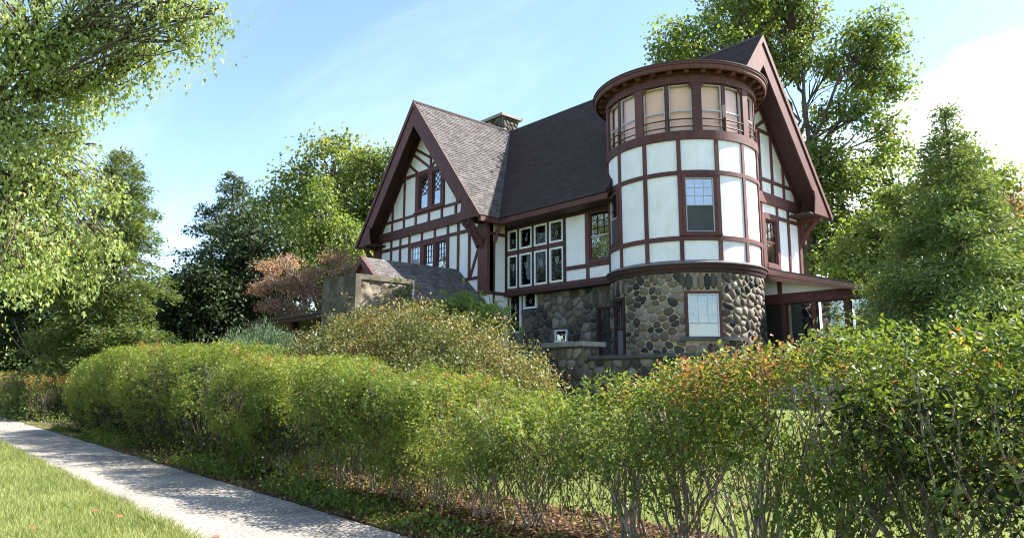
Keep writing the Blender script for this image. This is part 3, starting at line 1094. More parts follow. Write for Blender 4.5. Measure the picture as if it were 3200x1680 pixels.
# lantern storey
LAN = Round(2.40)
posts = [-172.0, -129.3, -86.0, -43.4, -1.2, 41.5]
for a in posts:
    LAN.put("post", a - 3.2, a + 3.2, 9.08, 10.62, -.14, .10, tm_, house)
for a, b in zip(posts[1:-1], posts[2:]):
    mid = (a + b) / 2
    LAN.put("mullion", mid - 1.5, mid + 1.5, 9.08, 10.62, -.12, .05, tm_, house)
    for c0, c1 in ((a + 3.2, mid - 1.5), (mid + 1.5, b - 3.2)):
        f_, L = tface(c0, c1, 2.37)
        bk = 'blind'
        window(f_, 0.0, L, 9.10, 10.60, 'metal', 'glass_lantern', fw=.028, d=0.0, back=bk, backd=-.10, meet=9.76, meet_m='metal')
        # rounded spandrel brackets beside the posts
    for e, s in ((a + 3.2, 1), (b - 3.2, -1)):
        n_ = 5
        V, F = [], []
        for j in range(n_ + 1):
            t = j / n_ * math.pi / 2
            ang = e + s * 5.2 * (1 - math.sin(t))
            zz = 10.62 - 0.30 * (1 - math.cos(t))
            V += [LAN.P(ang, zz, .0), LAN.P(ang, zz, .075)]
        V += [LAN.P(e, 10.62, .0), LAN.P(e, 10.62, .075)]
        k = len(V) - 2
        for j in range(n_):
            F += [(2 * j, 2 * j + 2, k), (2 * j + 1, 2 * j + 3, k + 1), (2 * j, 2 * j + 1, 2 * j + 3, 2 * j + 2)]
        obj("spandrel", V, F, tm_, house)
    for zr_ in (9.22, 9.46):
        pts = [LAN.P(t, zr_, .07) for t in np.linspace(a + 3, b - 3, 14)]
        V, F = tube(pts, .021, 6)
        obj("rail", V, F, tm_, house, smooth=True)
    V, F = tube([LAN.P(mid, 9.05, .08), LAN.P(mid, 9.5, .08), LAN.P(mid, 9.54, .08), LAN.P(mid, 9.58, .08)], [.035, .03, .045, .01], 8)
    obj("rail_post", V, F, tm_, house, smooth=True)
# frieze, soffit, corbels, roof edge
V, F = lathe([(2.30, 10.62), (2.52, 10.62), (2.52, 10.68), (2.49, 10.70), (2.49, 10.92), (2.56, 10.94), (2.56, 10.97), (2.30, 10.97)], -178, 60, 90)
obj("frieze", V, F, tm_, house)
V, F = lathe([(2.2, 11.02), (2.80, 11.02), (2.80, 10.93), (2.83, 10.93), (2.86, 10.98), (2.86, 11.06), (2.90, 11.08), (2.90, 11.15), (2.0, 11.28), (0.0, 11.55)], 0, 360, 96)
trf = obj("tower_roof", V, F, tm_, house)
V, F = lathe([(2.925, 11.14), (2.925, 11.17), (2.0, 11.31), (0.0, 11.58)], 0, 360, 96)
obj("roofing", V, F, M['shingle'], trf)
for i in range(28):
    a = -50.5 + 10.9 * (i - 12)
    if a < -178 or a > 60:
        continue
    f_, L = tface(a - 1.5, a + 1.5, 2.5)
    pts = [(2.5, 11.01), (2.76, 11.01), (2.76, 10.93), (2.68, 10.87), (2.5, 10.86)]
    u = np.array([math.cos(R(a)), math.sin(R(a)), 0])
    w = np.array([-u[1], u[0], 0]) * 0.07
    V = [tuple(u * r_ + w + np.array([0, 0, z])) for r_, z in pts] + [tuple(u * r_ - w + np.array([0, 0, z])) for r_, z in pts]
    n = len(pts)
    obj("corbel", V, [tuple(range(n)), tuple(range(n, 2 * n))[::-1]] + [(j, (j + 1) % n, n + (j + 1) % n, n + j) for j in range(n)], tm_, house)
# ledge between stone and stucco
V, F = lathe([(2.30, 4.68), (2.49, 4.70), (2.51, 4.78), (2.54, 4.82), (2.56, 4.90), (2.58, 4.94), (2.58, 4.97), (2.44, 5.06), (2.40, 5.06)], -165, 45, 84)
led = obj("ledge", V, F, M['timber_dark'], house)
V, F = lathe([(2.60, 4.955), (2.60, 4.985), (2.43, 5.085)], -165, 45, 84)
obj("flashing", V, F, M['flashing'], led)


# ------------------------------------------------------------------ stonework
def voronoi(w0, w1, z0, z1, sx, sz, openings, seed, jitter=0.36):
    r = random.Random(seed)
    S = []
    nz = max(1, round((z1 - z0) / sz))
    hz = (z1 - z0) / nz
    for j in range(nz):
        nx = max(1, round((w1 - w0) / (sx * r.uniform(.85, 1.2))))
        hx = (w1 - w0) / nx
        for i in range(nx):
            S.append((w0 + hx * (i + .5 + (0.5 if j % 2 else 0) + r.uniform(-jitter, jitter)), z0 + hz * (j + .5 + r.uniform(-jitter, jitter))))
    S = [s for s in S if w0 + .03 < s[0] < w1 - .03 and z0 + .03 < s[1] < z1 - .03 and not any(o[0] - .05 < s[0] < o[1] + .05 and o[2] - .05 < s[1] < o[3] + .05 for o in openings)]
    ghosts = []
    for s in S:
        for o in openings:
            if o[2] - .1 < s[1] < o[3] + .1:
                if s[0] < o[0] and o[0] - s[0] < sx:
                    ghosts.append((2 * o[0] - s[0], s[1]))
                if s[0] > o[1] and s[0] - o[1] < sx:
                    ghosts.append((2 * o[1] - s[0], s[1]))
            if o[0] - .1 < s[0] < o[1] + .1:
                if s[1] < o[2] and o[2] - s[1] < sz * 1.5:
                    ghosts.append((s[0], 2 * o[2] - s[1]))
                if s[1] > o[3] and s[1] - o[3] < sz * 1.5:
                    ghosts.append((s[0], 2 * o[3] - s[1]))
    A = np.array(S + ghosts)
    out = []
    for i, s in enumerate(S):
        poly = [(w0, z0), (w1, z0), (w1, z1), (w0, z1)]
        d = ((A - np.array(s)) ** 2).sum(1)
        for k in np.argsort(d)[1:18]:
            q_ = A[k]
            m_ = ((s[0] + q_[0]) / 2, (s[1] + q_[1]) / 2)
            n_ = (q_[0] - s[0], q_[1] - s[1])
            poly = clip(poly, n_[0], n_[1], n_[0] * m_[0] + n_[1] * m_[1])
            if len(poly) < 3:
                break
        if len(poly) >= 3:
            out.append(poly)
    return out


def stone_mesh(poly, gap, h, mapf, r):
    P_ = np.array(poly)
    # drop very short edges
    keep = [p for i, p in enumerate(P_) if np.linalg.norm(p - P_[i - 1]) > 0.035]
    P_ = np.array(keep) if len(keep) >= 3 else P_
    c = P_.mean(0)
    rad = np.linalg.norm(P_ - c, axis=1).mean()
    if rad < 0.04:
        return None
    P_ = c + (P_ - c) * max(0.3, 1 - gap / rad * r.uniform(.75, 1.25))
    Q = []
    for i in range(len(P_)):
        a, b = P_[i], P_[(i + 1) % len(P_)]
        Q += [a * .74 + b * .26, a * .26 + b * .74]
    Q = np.array(Q)
    n = len(Q)
    tilt = np.array([r.uniform(-.12, .12), r.uniform(-.12, .12)])
    V = []
    for s, dd in ((1.0, -0.02), (0.97, h * .55), (0.72, h)):
        for p in Q:
            e = c + (p - c) * s
            V.append(mapf(e[0], e[1], dd + (float(np.dot(e - c, tilt)) if dd > 0 else 0)))
    V.append(mapf(c[0], c[1], h * 1.08))
    F = []
    for k in range(2):
        for i in range(n):
            F.append((k * n + i, k * n + (i + 1) % n, (k + 1) * n + (i + 1) % n, (k + 1) * n + i))
    for i in range(n):
        F.append((2 * n + i, 2 * n + (i + 1) % n, 3 * n))
    return V, F


def lay(polys, gap, hmin, hmax, mapf, parent, seed, m=None):
    r = random.Random(seed)
    for p in polys:
        s = stone_mesh(p, gap, r.uniform(hmin, hmax), mapf, r)
        if s:
            obj("stone", s[0], s[1], m or M['stone'], parent, smooth=True)


# tower base
DEG = 180 / math.pi
arc = lambda a: R(a) * 2.42
mb = MB()
for a0, a1, z0, z1 in ((-180, -122.8, .5, 4.7), (-106.6, -56.6, .5, 4.7), (-32.6, 60, .5, 4.7), (-122.8, -106.6, .5, 2.3), (-122.8, -106.6, 4.1, 4.7), (-56.6, -32.6, .5, 2.74), (-56.6, -32.6, 4.12, 4.7)):
    mb.add(*TS.block(a0, a1, z0, z1, -.2, 0))
tower_base = mb.build("stone_wall", M['mortar'], house)
tmap = lambda s, z, d: TS.P(s / 2.42 * DEG, z, d)
ops = [(arc(-57.2), arc(-31.6), 2.62, 4.72), (arc(-124), arc(-105.5), 2.2, 4.72)]
lay(voronoi(arc(-139), arc(24), 1.25, 4.70, .275, .20, ops, 3, .46), .026, .035, .08, tmap, tower_base, 3)
# soldier stones over the windows
r = random.Random(5)
for a0, a1, zb in ((-60.5, -30.5, 4.15), (-125.5, -104.5, 4.12)):
    n = 7 if a0 > -100 else 5
    for i in range(n):
        b0, b1 = a0 + (a1 - a0) * i / n, a0 + (a1 - a0) * (i + 1) / n
        t = [(arc(b0), zb + r.uniform(0, .05)), (arc(b1), zb + r.uniform(0, .05)), (arc(b1), 4.68), (arc(b0), 4.68)]
        s = stone_mesh(t, .012, r.uniform(.05, .085), tmap, r)
        obj("stone", s[0], s[1], M['stone'], tower_base, smooth=True)
f_, L = tface(-57.2, -31.8, 2.46)
for r4 in (rect(0, .09, 2.80, 4.14), rect(L - .09, L, 2.80, 4.14), rect(.09, L - .09, 4.06, 4.14)):
    f_.put("casing", r4, -.18, .03, M['timber'], house, False)
window(f_, .09, L - .09, 2.80, 4.06, 'white_paint', 'glass', fw=.03, d=-.03, back='curtain_grey', backd=-.25, meet=3.19, grid=(3, 3), mm='white_paint', muntin=.014, meet_m='metal')
MB().add(*TS.block(-61, -14, 2.68, 2.79, -.05, .14)).build("sill", M['slate_sill'], house)
f_, L = tface(-122.8, -106.6, 2.46)
for r4 in (rect(0, .07, 2.3, 4.12), rect(L - .07, L, 2.3, 4.12), rect(.07, L - .07, 4.04, 4.12)):
    f_.put("casing", r4, -.18, .03, M['timber_dark'], house, False)
window(f_, .07, L - .07, 2.3, 4.04, 'timber_dark', 'glass', fw=.03, d=-.03, back='unlit_interior', backd=-.25, meet=3.1, grid=(3, 3), muntin=.016)

# stone storey of the main front
YS = -1.45
FT = Face((0, YS, 0), (1, 0, 0), (0, -1, 0))
SO = [(-2.62, -1.80, 2.2, 4.0), (-4.63, -3.97, 2.84, 3.34), (-6.28, -5.50, 4.14, 4.9), (-7.1, -6.36, 3.3, 4.9)]
sw = holes_prism(FT, -7.1, -1.3, 0.7, 4.72, SO, -.2, 0, "stone_wall", M['mortar_grey'], house, False)
lay(voronoi(-6.3, -1.5, 1.9, 4.72, .36, .26, SO + [(-2.75, -1.6, 3.98, 4.6)], 11, .42), .022, .035, .075, FT.P, sw, 11)
for i in range(5):
    a0, a1 = -2.75 + 1.1 * i / 5, -2.75 + 1.1 * (i + 1) / 5
    s = stone_mesh([(a0, 4.0), (a1, 4.0), (a1, 4.6), (a0, 4.6)], .012, r.uniform(.03, .06), FT.P, r)
    obj("stone", s[0], s[1], M['stone'], sw, smooth=True)
for r4 in (rect(-2.62, -2.54, 2.2, 4.0), rect(-1.88, -1.80, 2.2, 4.0), rect(-2.54, -1.88, 3.93, 4.0)):
    FT.put("casing", r4, -.18, .04, M['timber_dark'], house, False)
window(FT, -2.54, -1.88, 2.2, 3.93, 'timber_dark', 'glass_sky', fw=.04, d=-.04, back='curtain_grey', backd=-.15, meet=3.1, grid=(3, 3), muntin=.02)
window(FT, -4.60, -4.0, 2.86, 3.31, 'white_paint', 'glass', fw=.05, d=0.0, back='unlit_interior')
window(FT, -6.25, -5.53, 4.18, 4.87, 'white_paint', 'glass_dim', fw=.08, d=0.0, back='unlit_interior', came=True)
window(FT, -7.06, -6.40, 3.3, 4.85, 'white_paint', 'glass_dim', fw=.07, d=0.0, back='unlit_interior', came=True)
MB().box((-6.36, YS - .06, 4.02), (-5.46, YS + .02, 4.13)).build("sill", M['slate_sill'], house)
MB().box((-4.68, YS - .06, 2.76), (-3.92, YS + .02, 2.85)).build("sill", M['capstone'], house)

# chimney
chim = MB().box((-14.2, 2.95, 11.0), (-12.5, 4.05, 14.85)).build("chimney", M['mortar_grey'], house)
fx = Face((-12.5, 0, 0), (0, 1, 0), (1, 0, 0))
fy = Face((0, 2.95, 0), (1, 0, 0), (0, -1, 0))
lay(voronoi(2.96, 4.04, 13.5, 14.84, .30, .22, [], 21), .016, .04, .08, fx.P, chim, 21)
lay(voronoi(-14.19, -12.51, 13.5, 14.84, .34, .22, [], 22), .016, .04, .08, fy.P, chim, 22)
MB().box((-14.36, 2.79, 14.85), (-12.34, 4.21, 15.0)).build("chimney_cap", M['capstone'], chim)

# down pipes
V, F = tube([(XG + .14, 3.02, 7.7), (XG + .12, 3.02, 7.4), (XG + .12, 3.02, 5.5)], .045, 8)
obj("downpipe", V, F, M['timber'], house, smooth=True)
V, F = tube([(-6.75, YC + .45, 7.45), (-6.88, YC + .3, 7.2), (-6.9, YC + .2, 6.9), (-6.9, YC + .18, 4.4)], .04, 8)
obj("downpipe", V, F, M['timber_dark'], house, smooth=True)

# ------------------------------------------------------------------ entrance roof in front of the cross gable
EXR, EZ = -8.95, 5.92
vs_ = np.array([-2.05, 0, 1.70])
Ls = np.linalg.norm(vs_)
er = slab("roof", [(EXR + 2.05, -7.0, EZ - 1.70), (EXR + 2.05, YC, EZ - 1.70), (EXR, YC, EZ), (EXR, -7.0, EZ)], .14, M['timber_dark'], house)
slab("roof", [(EXR - 2.05, -7.0, EZ - 1.70), (EXR - 2.05, YC, EZ - 1.70), (EXR - .001, YC, EZ - .002), (EXR - .001, -7.0, EZ - .002)], .14, M['timber_dark'], house)
shingles(er, (EXR + 2.07, -7.03, EZ - 1.72), (0, 1, 0), vs_ / Ls, 4.43, Ls + .02, expose=.12, wid=.17, mt='shingle')
FEN = Face((0, -6.85, 0), (1, 0, 0), (0, -1, 0))
FEN.put("gable_end", [(EXR - 1.8, EZ - 1.62), (EXR + 1.8, EZ - 1.62), (EXR, EZ - .12)], -.1, 0, M['timber'], house, False)
for s in (1, -1):
    FEN.put("barge_board", [(EXR, EZ + .03), (EXR + s * 2.07, EZ - 1.70), (EXR + s * 2.0, EZ - 1.95), (EXR, EZ - .25)], .0, .17, M['timber'], house, False)
MB().box((EXR - 1.9, -6.7, 4.0), (EXR + 1.9, YC - .01, 4.2)).build("beam", M['timber_dark'], house)
MB().box((EXR - 1.9, -6.8, 0.8), (EXR - 1.6, -6.5, 4.0)).build("post", M['timber_dark'], house)
MB().box((EXR + 1.6, -6.2, 0.8), (EXR + 1.9, -5.9, 4.0)).build("post", M['timber_dark'], house)
# flat porch roof beyond it
pr = MB().box((-16.6, -8.05, 3.70), (-9.1, -4.3, 3.86)).build("porch_roof", M['timber_dark'], house)
MB().box((-16.7, -8.12, 3.865), (-9.08, -4.3, 3.91)).build("roofing", M['shingle'], pr)
for x in (-16.2, -12.8):
    MB().box((x, -7.8, .8), (x + .25, -7.55, 3.7)).build("post", M['timber_dark'], house)
MB().box((-16.4, -4.5, .8), (-9.4, -4.35, 3.7)).build("wall", M['timber_dark'], house)

# ------------------------------------------------------------------ sun porch at the end gable
FP = Face((0, 2.2, 0), (1, 0, 0), (0, -1, 0))
xa, za, xb, zb = 1.0, 5.36, 5.75, 4.06
sl = (zb - za) / (xb - xa)
zt = lambda x: za + sl * (x - xa)
pslab = slab("porch_roof", [(xa, 1.75, zt(xa) + .02), (xb, 1.75, zt(xb) + .02), (xb, 9.0, zt(xb) + .02), (xa, 9.0, zt(xa) + .02)], .10, M['timber'], house)
slab("roofing", [(xa, 1.70, zt(xa) + .07), (xb + .05, 1.70, zt(xb) + .06), (xb + .05, 9.0, zt(xb) + .06), (xa, 9.0, zt(xa) + .07)], .04, M['shingle'], pslab)
FP2 = Face((0, 1.75, 0), (1, 0, 0), (0, -1, 0))
FP2.put("fascia", [(1.0, zt(1.0) - .16), (xb, zt(xb) - .10), (xb, zt(xb) + .02), (1.0, zt(1.0) + .02)], 0, .05, M['trim_pale'], house, False)
FP2.put("fascia", [(1.0, zt(1.0) - .42), (4.4, zt(4.4) - .16), (xb, zt(xb) - .11), (1.0, zt(1.0) - .161)], -.03, .02, M['trim_pale'], house, False)
FP.put("stucco_panel", [(1.2, 4.32), (2.08, 4.32), (2.08, zt(2.08) - .1), (1.2, zt(1.2) - .1)], -.08, 0, M['stucco'], house, False)
FP.put("stucco_panel", [(2.23, 4.32), (4.2, 4.32), (4.2, zt(4.2) - .1), (2.23, zt(2.23) - .1)], -.08, 0, M['stucco'], house, False)
FP.put("timber", rect(2.08, 2.23, 4.32, 5.0), -.08, .03, M['timber'], house, False)
FP.put("beam", rect(1.2, 5.3, 4.00, 4.32), -.14, .04, M['timber'], house, False)
for a in (1.3, 2.18, 3.18, 4.2, 5.2):
    FP.put("post", rect(a, a + .14, 1.2, 4.0), -.14, .02, M['timber'], house, False)
for a, b in ((1.44, 2.18), (2.32, 3.18), (3.32, 4.2), (4.34, 5.2)):
    window(FP, a, b, 1.9, 4.0, 'timber_dark', 'glass', fw=.04, d=-.06, back='unlit_interior', backd=-.4, grid=(1, 1))
MB().box((1.2, 2.2, .8), (5.34, 2.34, 1.9)).build("wall", M['stucco'], house)
MB().box((5.2, 2.36, .8), (5.34, 8.8, 4.0)).build("wall", M['timber_dark'], house)

# ------------------------------------------------------------------ concrete block with rough stone face, low stone terrace wall
blk = empty("concrete_pier", (-7.7, -7.4, 0.5), "weathered square concrete pier with rough stone face and vine, before the entrance roof", "pier")
bx0, bx1, by0, by1, bz = -8.82, -6.6, -8.5, -6.32, 4.91
mb = MB().box((bx0, by0, .1), (bx1 - .12, by1, bz))
mb.box((bx1 - .12, by0, .1), (bx1, by0 + .2, bz)).box((bx1 - .12, by1 - .16, .1), (bx1, by1, bz)).box((bx1 - .12, by0 + .2, bz - .17), (bx1, by1 - .16, bz))
mb.build("shaft", M['concrete'], blk)
ny, nz = 44, 64
yy, zz = np.meshgrid(np.linspace(by0 + .19, by1 - .15, ny), np.linspace(.2, bz - .15, nz))
pp = np.stack([yy.ravel(), zz.ravel(), 0 * yy.ravel()], -1)
h = 0.16 * (vnoise(pp, 2.2) - .5) + 0.10 * (vnoise(pp + 9, 5.5) - .5) + .05 * (vnoise(pp + 3, 13.0) - .5)
edge = np.minimum(np.minimum(yy - yy.min(), yy.max() - yy), np.minimum(zz.max() - zz, 9)).ravel()
xo = bx1 - .10 + (0.05 + h) * np.clip(edge / .12, 0, 1)
i = np.arange(nz - 1)[:, None] * ny + np.arange(ny - 1)[None, :]
np_obj("rough_face", np.stack([xo, yy.ravel(), zz.ravel()], -1), np.stack([i, i + 1, i + ny + 1, i + ny], -1).reshape(-1, 4), M['rough_stone_sunlit'], blk)

ter = empty("terrace_wall", (0.5, -4.2, 0.9), "low dark field-stone terrace wall with a flat-capped pier below the tower", "wall")
core = MB().box((-3.4, -4.2, .4), (3.6, -3.85, 2.14)).build("core", M['mortar_grey'], ter)
FW = Face((0, -4.2, 0), (1, 0, 0), (0, -1, 0))
lay(voronoi(-1.3, 3.6, .9, 2.12, .36, .27, [], 31), .015, .04, .09, FW.P, ter, 31)
MB().box((-.55, -4.32, 2.14), (3.66, -3.75, 2.235)).build("coping", M['slate_sill'], ter)
MB().box((-2.02, -4.42, .4), (-.62, -3.70, 2.50)).build("pier_core", M['mortar_grey'], ter)
FW2 = Face((0, -4.42, 0), (1, 0, 0), (0, -1, 0))
FW3 = Face((-.62, 0, 0), (0, 1, 0), (1, 0, 0))
lay(voronoi(-2.0, -.64, .95, 2.49, .42, .30, [], 32), .015, .05, .09, FW2.P, ter, 32)
lay(voronoi(-4.40, -3.72, 1.0, 2.49, .42, .33, [], 33), .015, .05, .09, FW3.P, ter, 33)
MB().box((-2.16, -4.58, 2.51), (-.46, -3.55, 2.65)).build("cap", M['capstone'], ter)

# ------------------------------------------------------------------ plants: leaf clouds, trunks, stems
LEAF = {
    'diamond': (np.array([(0, 0, 0), (.45, .5, .14), (1, 0, 0), (.45, -.5, .14)]), np.array([(0, 1, 2), (0, 2, 3)])),
    'oval': (np.array([(0, 0, 0), (.28, .40, .12), (.66, .40, .12), (1, 0, -.04), (.66, -.40, .12), (.28, -.40, .12)]), np.array([(0, 1, 2), (0, 2, 3), (0, 3, 4), (0, 4, 5)])),
    'maple': (np.array([(.36, 0, 0), (0, 0, 0), (.02, .42, .05), (.30, .30, .02), (.48, .62, .07), (.60, .26, .02), (1, 0, -.08), (.60, -.26, .02), (.48, -.62, .07), (.30, -.30, .02), (.02, -.42, .05)]),
              np.array([(0, i, i + 1) for i in range(1, 10)] + [(0, 10, 1)])),
    'star': (np.array([(0, 0, 0), (.22, .45, .06), (.42, .20, 0), (1, 0, -.06), (.42, -.20, 0), (.22, -.45, .06)]), np.array([(0, 1, 2), (0, 2, 3), (0, 3, 4), (0, 4, 5)])),
    'needle': (np.array([(0, 0, 0), (.5, .5, .05), (1, 0, 0), (.5, -.5, .05)]), np.array([(0, 1, 2), (0, 2, 3)])),
    'blade': (np.array([(0, .5, 0), (0, -.5, 0), (.55, .32, .0), (.55, -.32, .0), (1, 0, 0)]), np.array([(0, 1, 3), (0, 3, 2), (2, 3, 4)])),
}


def leaf_obj(name, C, D, Nn, L, W, shape, m, parent=None, rnd=None, kind=None, origin=(0, 0, 0)):
    T, F = LEAF[shape]
    n, k = len(C), len(T)
    D = unit(D)
    B = unit(np.cross(Nn, D))
    Nn = np.cross(D, B)
    L = np.broadcast_to(L, (n,))[:, None, None]
    W = np.broadcast_to(W, (n,))[:, None, None]
    V = C[:, None, :] + D[:, None, :] * (T[None, :, 0:1] * L) + B[:, None, :] * (T[None, :, 1:2] * W) + Nn[:, None, :] * (T[None, :, 2:3] * W)
    Fs = (np.arange(n)[:, None, None] * k + F[None]).reshape(-1, 3)
    if rnd is None:
        rnd = rng.random(n)
    return np_obj(name, V.reshape(-1, 3), Fs, m, parent, origin, rnd=np.repeat(rnd, k), kind=kind)


def rdir(n):
    return unit(rng.normal(size=(n, 3)))


def bend(p, q, sag=0.0, wob=0.05, n=6):
    p, q = np.array(p, float), np.array(q, float)
    t = np.linspace(0, 1, n)[:, None]
    L = np.linalg.norm(q - p)
    P_ = p + (q - p) * t
    w = rng.normal(size=(n, 3)) * wob * L
    w[0] = w[-1] = 0
    P_ += w * np.sin(t * np.pi)
    P_[:, 2] += sag * L * np.sin(t[:, 0] * np.pi)
    return P_


GREENS = {
    'maple': [(0.0, (0.15, 0.225, 0.080)), (0.45, (0.26, 0.345, 0.125)), (0.85, (0.38, 0.445, 0.19)), (0.955, (0.47, 0.47, 0.19)), (0.985, (0.56, 0.38, 0.17)), (1.0, (0.55, 0.33, 0.15))],
    'wood': [(0.0, (0.075, 0.115, 0.036)), (0.5, (0.145, 0.200, 0.056)), (0.9, (0.25, 0.28, 0.080)), (1.0, (0.34, 0.25, 0.09))],
    'spread': [(0.0, (0.070, 0.120, 0.034)), (0.5, (0.145, 0.210, 0.056)), (0.9, (0.25, 0.315, 0.085)), (0.96, (0.38, 0.36, 0.11)), (1.0, (0.45, 0.20, 0.11))],
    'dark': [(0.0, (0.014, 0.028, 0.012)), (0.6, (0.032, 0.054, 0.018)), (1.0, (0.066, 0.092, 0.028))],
    'bright': [(0.0, (0.095, 0.150, 0.040)), (0.5, (0.165, 0.235, 0.060)), (1.0, (0.28, 0.33, 0.095))],
    'hemlock': [(0.0, (0.075, 0.125, 0.045)), (0.6, (0.155, 0.225, 0.070)), (1.0, (0.30, 0.35, 0.11))],
    'hemlock_gold': [(0.0, (0.055, 0.092, 0.030)), (0.6, (0.120, 0.170, 0.050)), (1.0, (0.24, 0.27, 0.085))],
    'spruce': [(0.0, (0.035, 0.064, 0.042)), (0.6, (0.067, 0.104, 0.064)), (1.0, (0.120, 0.160, 0.088))],
    'red': [(0.0, (0.13, 0.17, 0.07)), (0.3, (0.24, 0.20, 0.12)), (0.6, (0.44, 0.24, 0.20)), (1.0, (0.58, 0.36, 0.31))],
    'orange': [(0.0, (0.165, 0.120, 0.030)), (0.5, (0.360, 0.135, 0.045)), (1.0, (0.510, 0.150, 0.060))],
    'hedge': [(0.0, (0.052, 0.092, 0.022)), (0.4, (0.130, 0.185, 0.038)), (0.80, (0.245, 0.290, 0.062)), (0.93, (0.32, 0.30, 0.085)), (0.97, (0.33, 0.17, 0.085)), (1.0, (0.34, 0.12, 0.07))],
    'tips': [(0.0, (0.22, 0.17, 0.06)), (0.5, (0.34, 0.17, 0.08)), (1.0, (0.40, 0.17, 0.08))],
    'hedge_big': [(0.0, (0.048, 0.088, 0.022)), (0.4, (0.122, 0.178, 0.038)), (0.80, (0.250, 0.295, 0.062)), (0.95, (0.36, 0.35, 0.09)), (0.975, (0.34, 0.18, 0.085)), (1.0, (0.36, 0.12, 0.07))],
    'olive': [(0.0, (0.050, 0.068, 0.020)), (0.3, (0.100, 0.120, 0.036)), (0.6, (0.165, 0.170, 0.056)), (0.82, (0.23, 0.17, 0.07)), (1.0, (0.28, 0.13, 0.07))],
    'yew': [(0.0, (0.045, 0.083, 0.045)), (0.6, (0.093, 0.143, 0.078)), (1.0, (0.165, 0.217, 0.120))],
    'grass': [(0.0, (0.13, 0.170, 0.052)), (0.5, (0.245, 0.285, 0.105)), (0.9, (0.37, 0.385, 0.17)), (1.0, (0.52, 0.46, 0.29))],
    'litter': [(0.0, (0.055, 0.033, 0.020)), (0.5, (0.154, 0.083, 0.044)), (0.85, (0.264, 0.154, 0.088)), (1.0, (0.374, 0.242, 0.154))],
}
for k_, v_ in GREENS.items():
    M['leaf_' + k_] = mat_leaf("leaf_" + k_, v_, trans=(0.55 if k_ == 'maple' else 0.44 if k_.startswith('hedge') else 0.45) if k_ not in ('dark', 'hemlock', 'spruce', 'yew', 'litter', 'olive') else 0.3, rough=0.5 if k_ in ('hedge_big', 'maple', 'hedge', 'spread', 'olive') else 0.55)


def broadleaf(name, label, base, trunk_r, lobes, leafm, lsize, nleaf, puff=0.55, per=34, shape='diamond', bark='bark', fork=0.35, group=None, droop=0.0, flat=0.6, nup=.9, bough=0.5, trunk_top=None, shell=0.55, cat="tree", limb_f=1.0, patch=None, aspect=0.7):
    """lobes: (x, y, z, rx, ry, rz); puffs of leaves fill each lobe, limbs run to them"""
    base = np.array(base, float)
    root = empty(name, tuple(base), label, cat, group)
    lob = np.array(lobes, float)
    vol = lob[:, 3] * lob[:, 4] * lob[:, 5]
    surf = vol ** 0.72
    npuff = max(len(lob), int(nleaf / per))
    cnt = np.maximum(2, (surf / surf.sum() * npuff).astype(int))
    cen = lob[:, :3].mean(0)
    top = np.array(trunk_top if trunk_top is not None else [cen[0] * .5 + base[0] * .5, cen[1] * .5 + base[1] * .5, base[2] + (lob[:, 2].max() - base[2]) * fork])
    items = [(bend(base, top, 0, .03, 7), np.linspace(trunk_r, trunk_r * .62, 7))]
    PC, PR, PO = [], [], []
    for (x, y, z, rx, ry, rz), c in zip(lob, cnt):
        lc = np.array([x, y, z - rz * .35])
        limb = bend(top, lc, .06, .06, 7)
        lr = trunk_r * .42 * limb_f * min(1.0, (rx * ry * rz / vol.max()) ** .25)
        items.append((limb, np.linspace(lr, lr * .35, 7)))
        d = rdir(c)
        rad = shell + (1.02 - shell) * rng.random(c) ** .6
        pc = np.array([x, y, z]) + d * rad[:, None] * np.array([rx, ry, rz])
        nb = max(1, int(c * bough))
        for j in range(min(nb, 60)):
            s = limb[rng.integers(3, 7)]
            items.append((bend(s, pc[j], .05, .07, 5), np.linspace(lr * .38, .012, 5)))
        PC.append(pc)
        PR.append(np.full(c, puff) * rng.uniform(.6, 1.35, c))
        PO.append(d)
    PC, PR, PO = np.concatenate(PC), np.concatenate(PR), np.concatenate(PO)
    n = len(PC)
    idx = np.repeat(np.arange(n), per)
    off = rng.normal(size=(len(idx), 3)) * .52
    off[:, 2] = off[:, 2] * flat - droop * np.abs(rng.normal(size=len(idx)))
    C = PC[idx] + off * PR[idx][:, None]
    up_ = np.array([0, 0, 1.0])
    Nn = unit(PO[idx] * .5 + up_ * nup + rng.normal(size=C.shape) * .6)
    D = unit(off * .6 + rdir(len(idx)) * .7 + np.array([0, 0, -.45 - droop * .6]))
    L = lsize * rng.uniform(.65, 1.25, len(idx))
    tone = rng.random(n)
    rn = np.clip(tone[idx] * .5 + rng.random(len(idx)) * .5, 0, .94)
    if patch:
        hit_ = vnoise(PC, patch[0]) > patch[1]
        rn = np.where(hit_[idx], .95 + .05 * rng.random(len(idx)), rn)
    rn = np.where(rng.random(len(idx)) < .006, .98, rn)
    tubes_obj("trunk", items, M[bark], root)
    leaf_obj("crown", C, D, Nn, L, L * aspect, shape, M[leafm], root, rn)
    return root


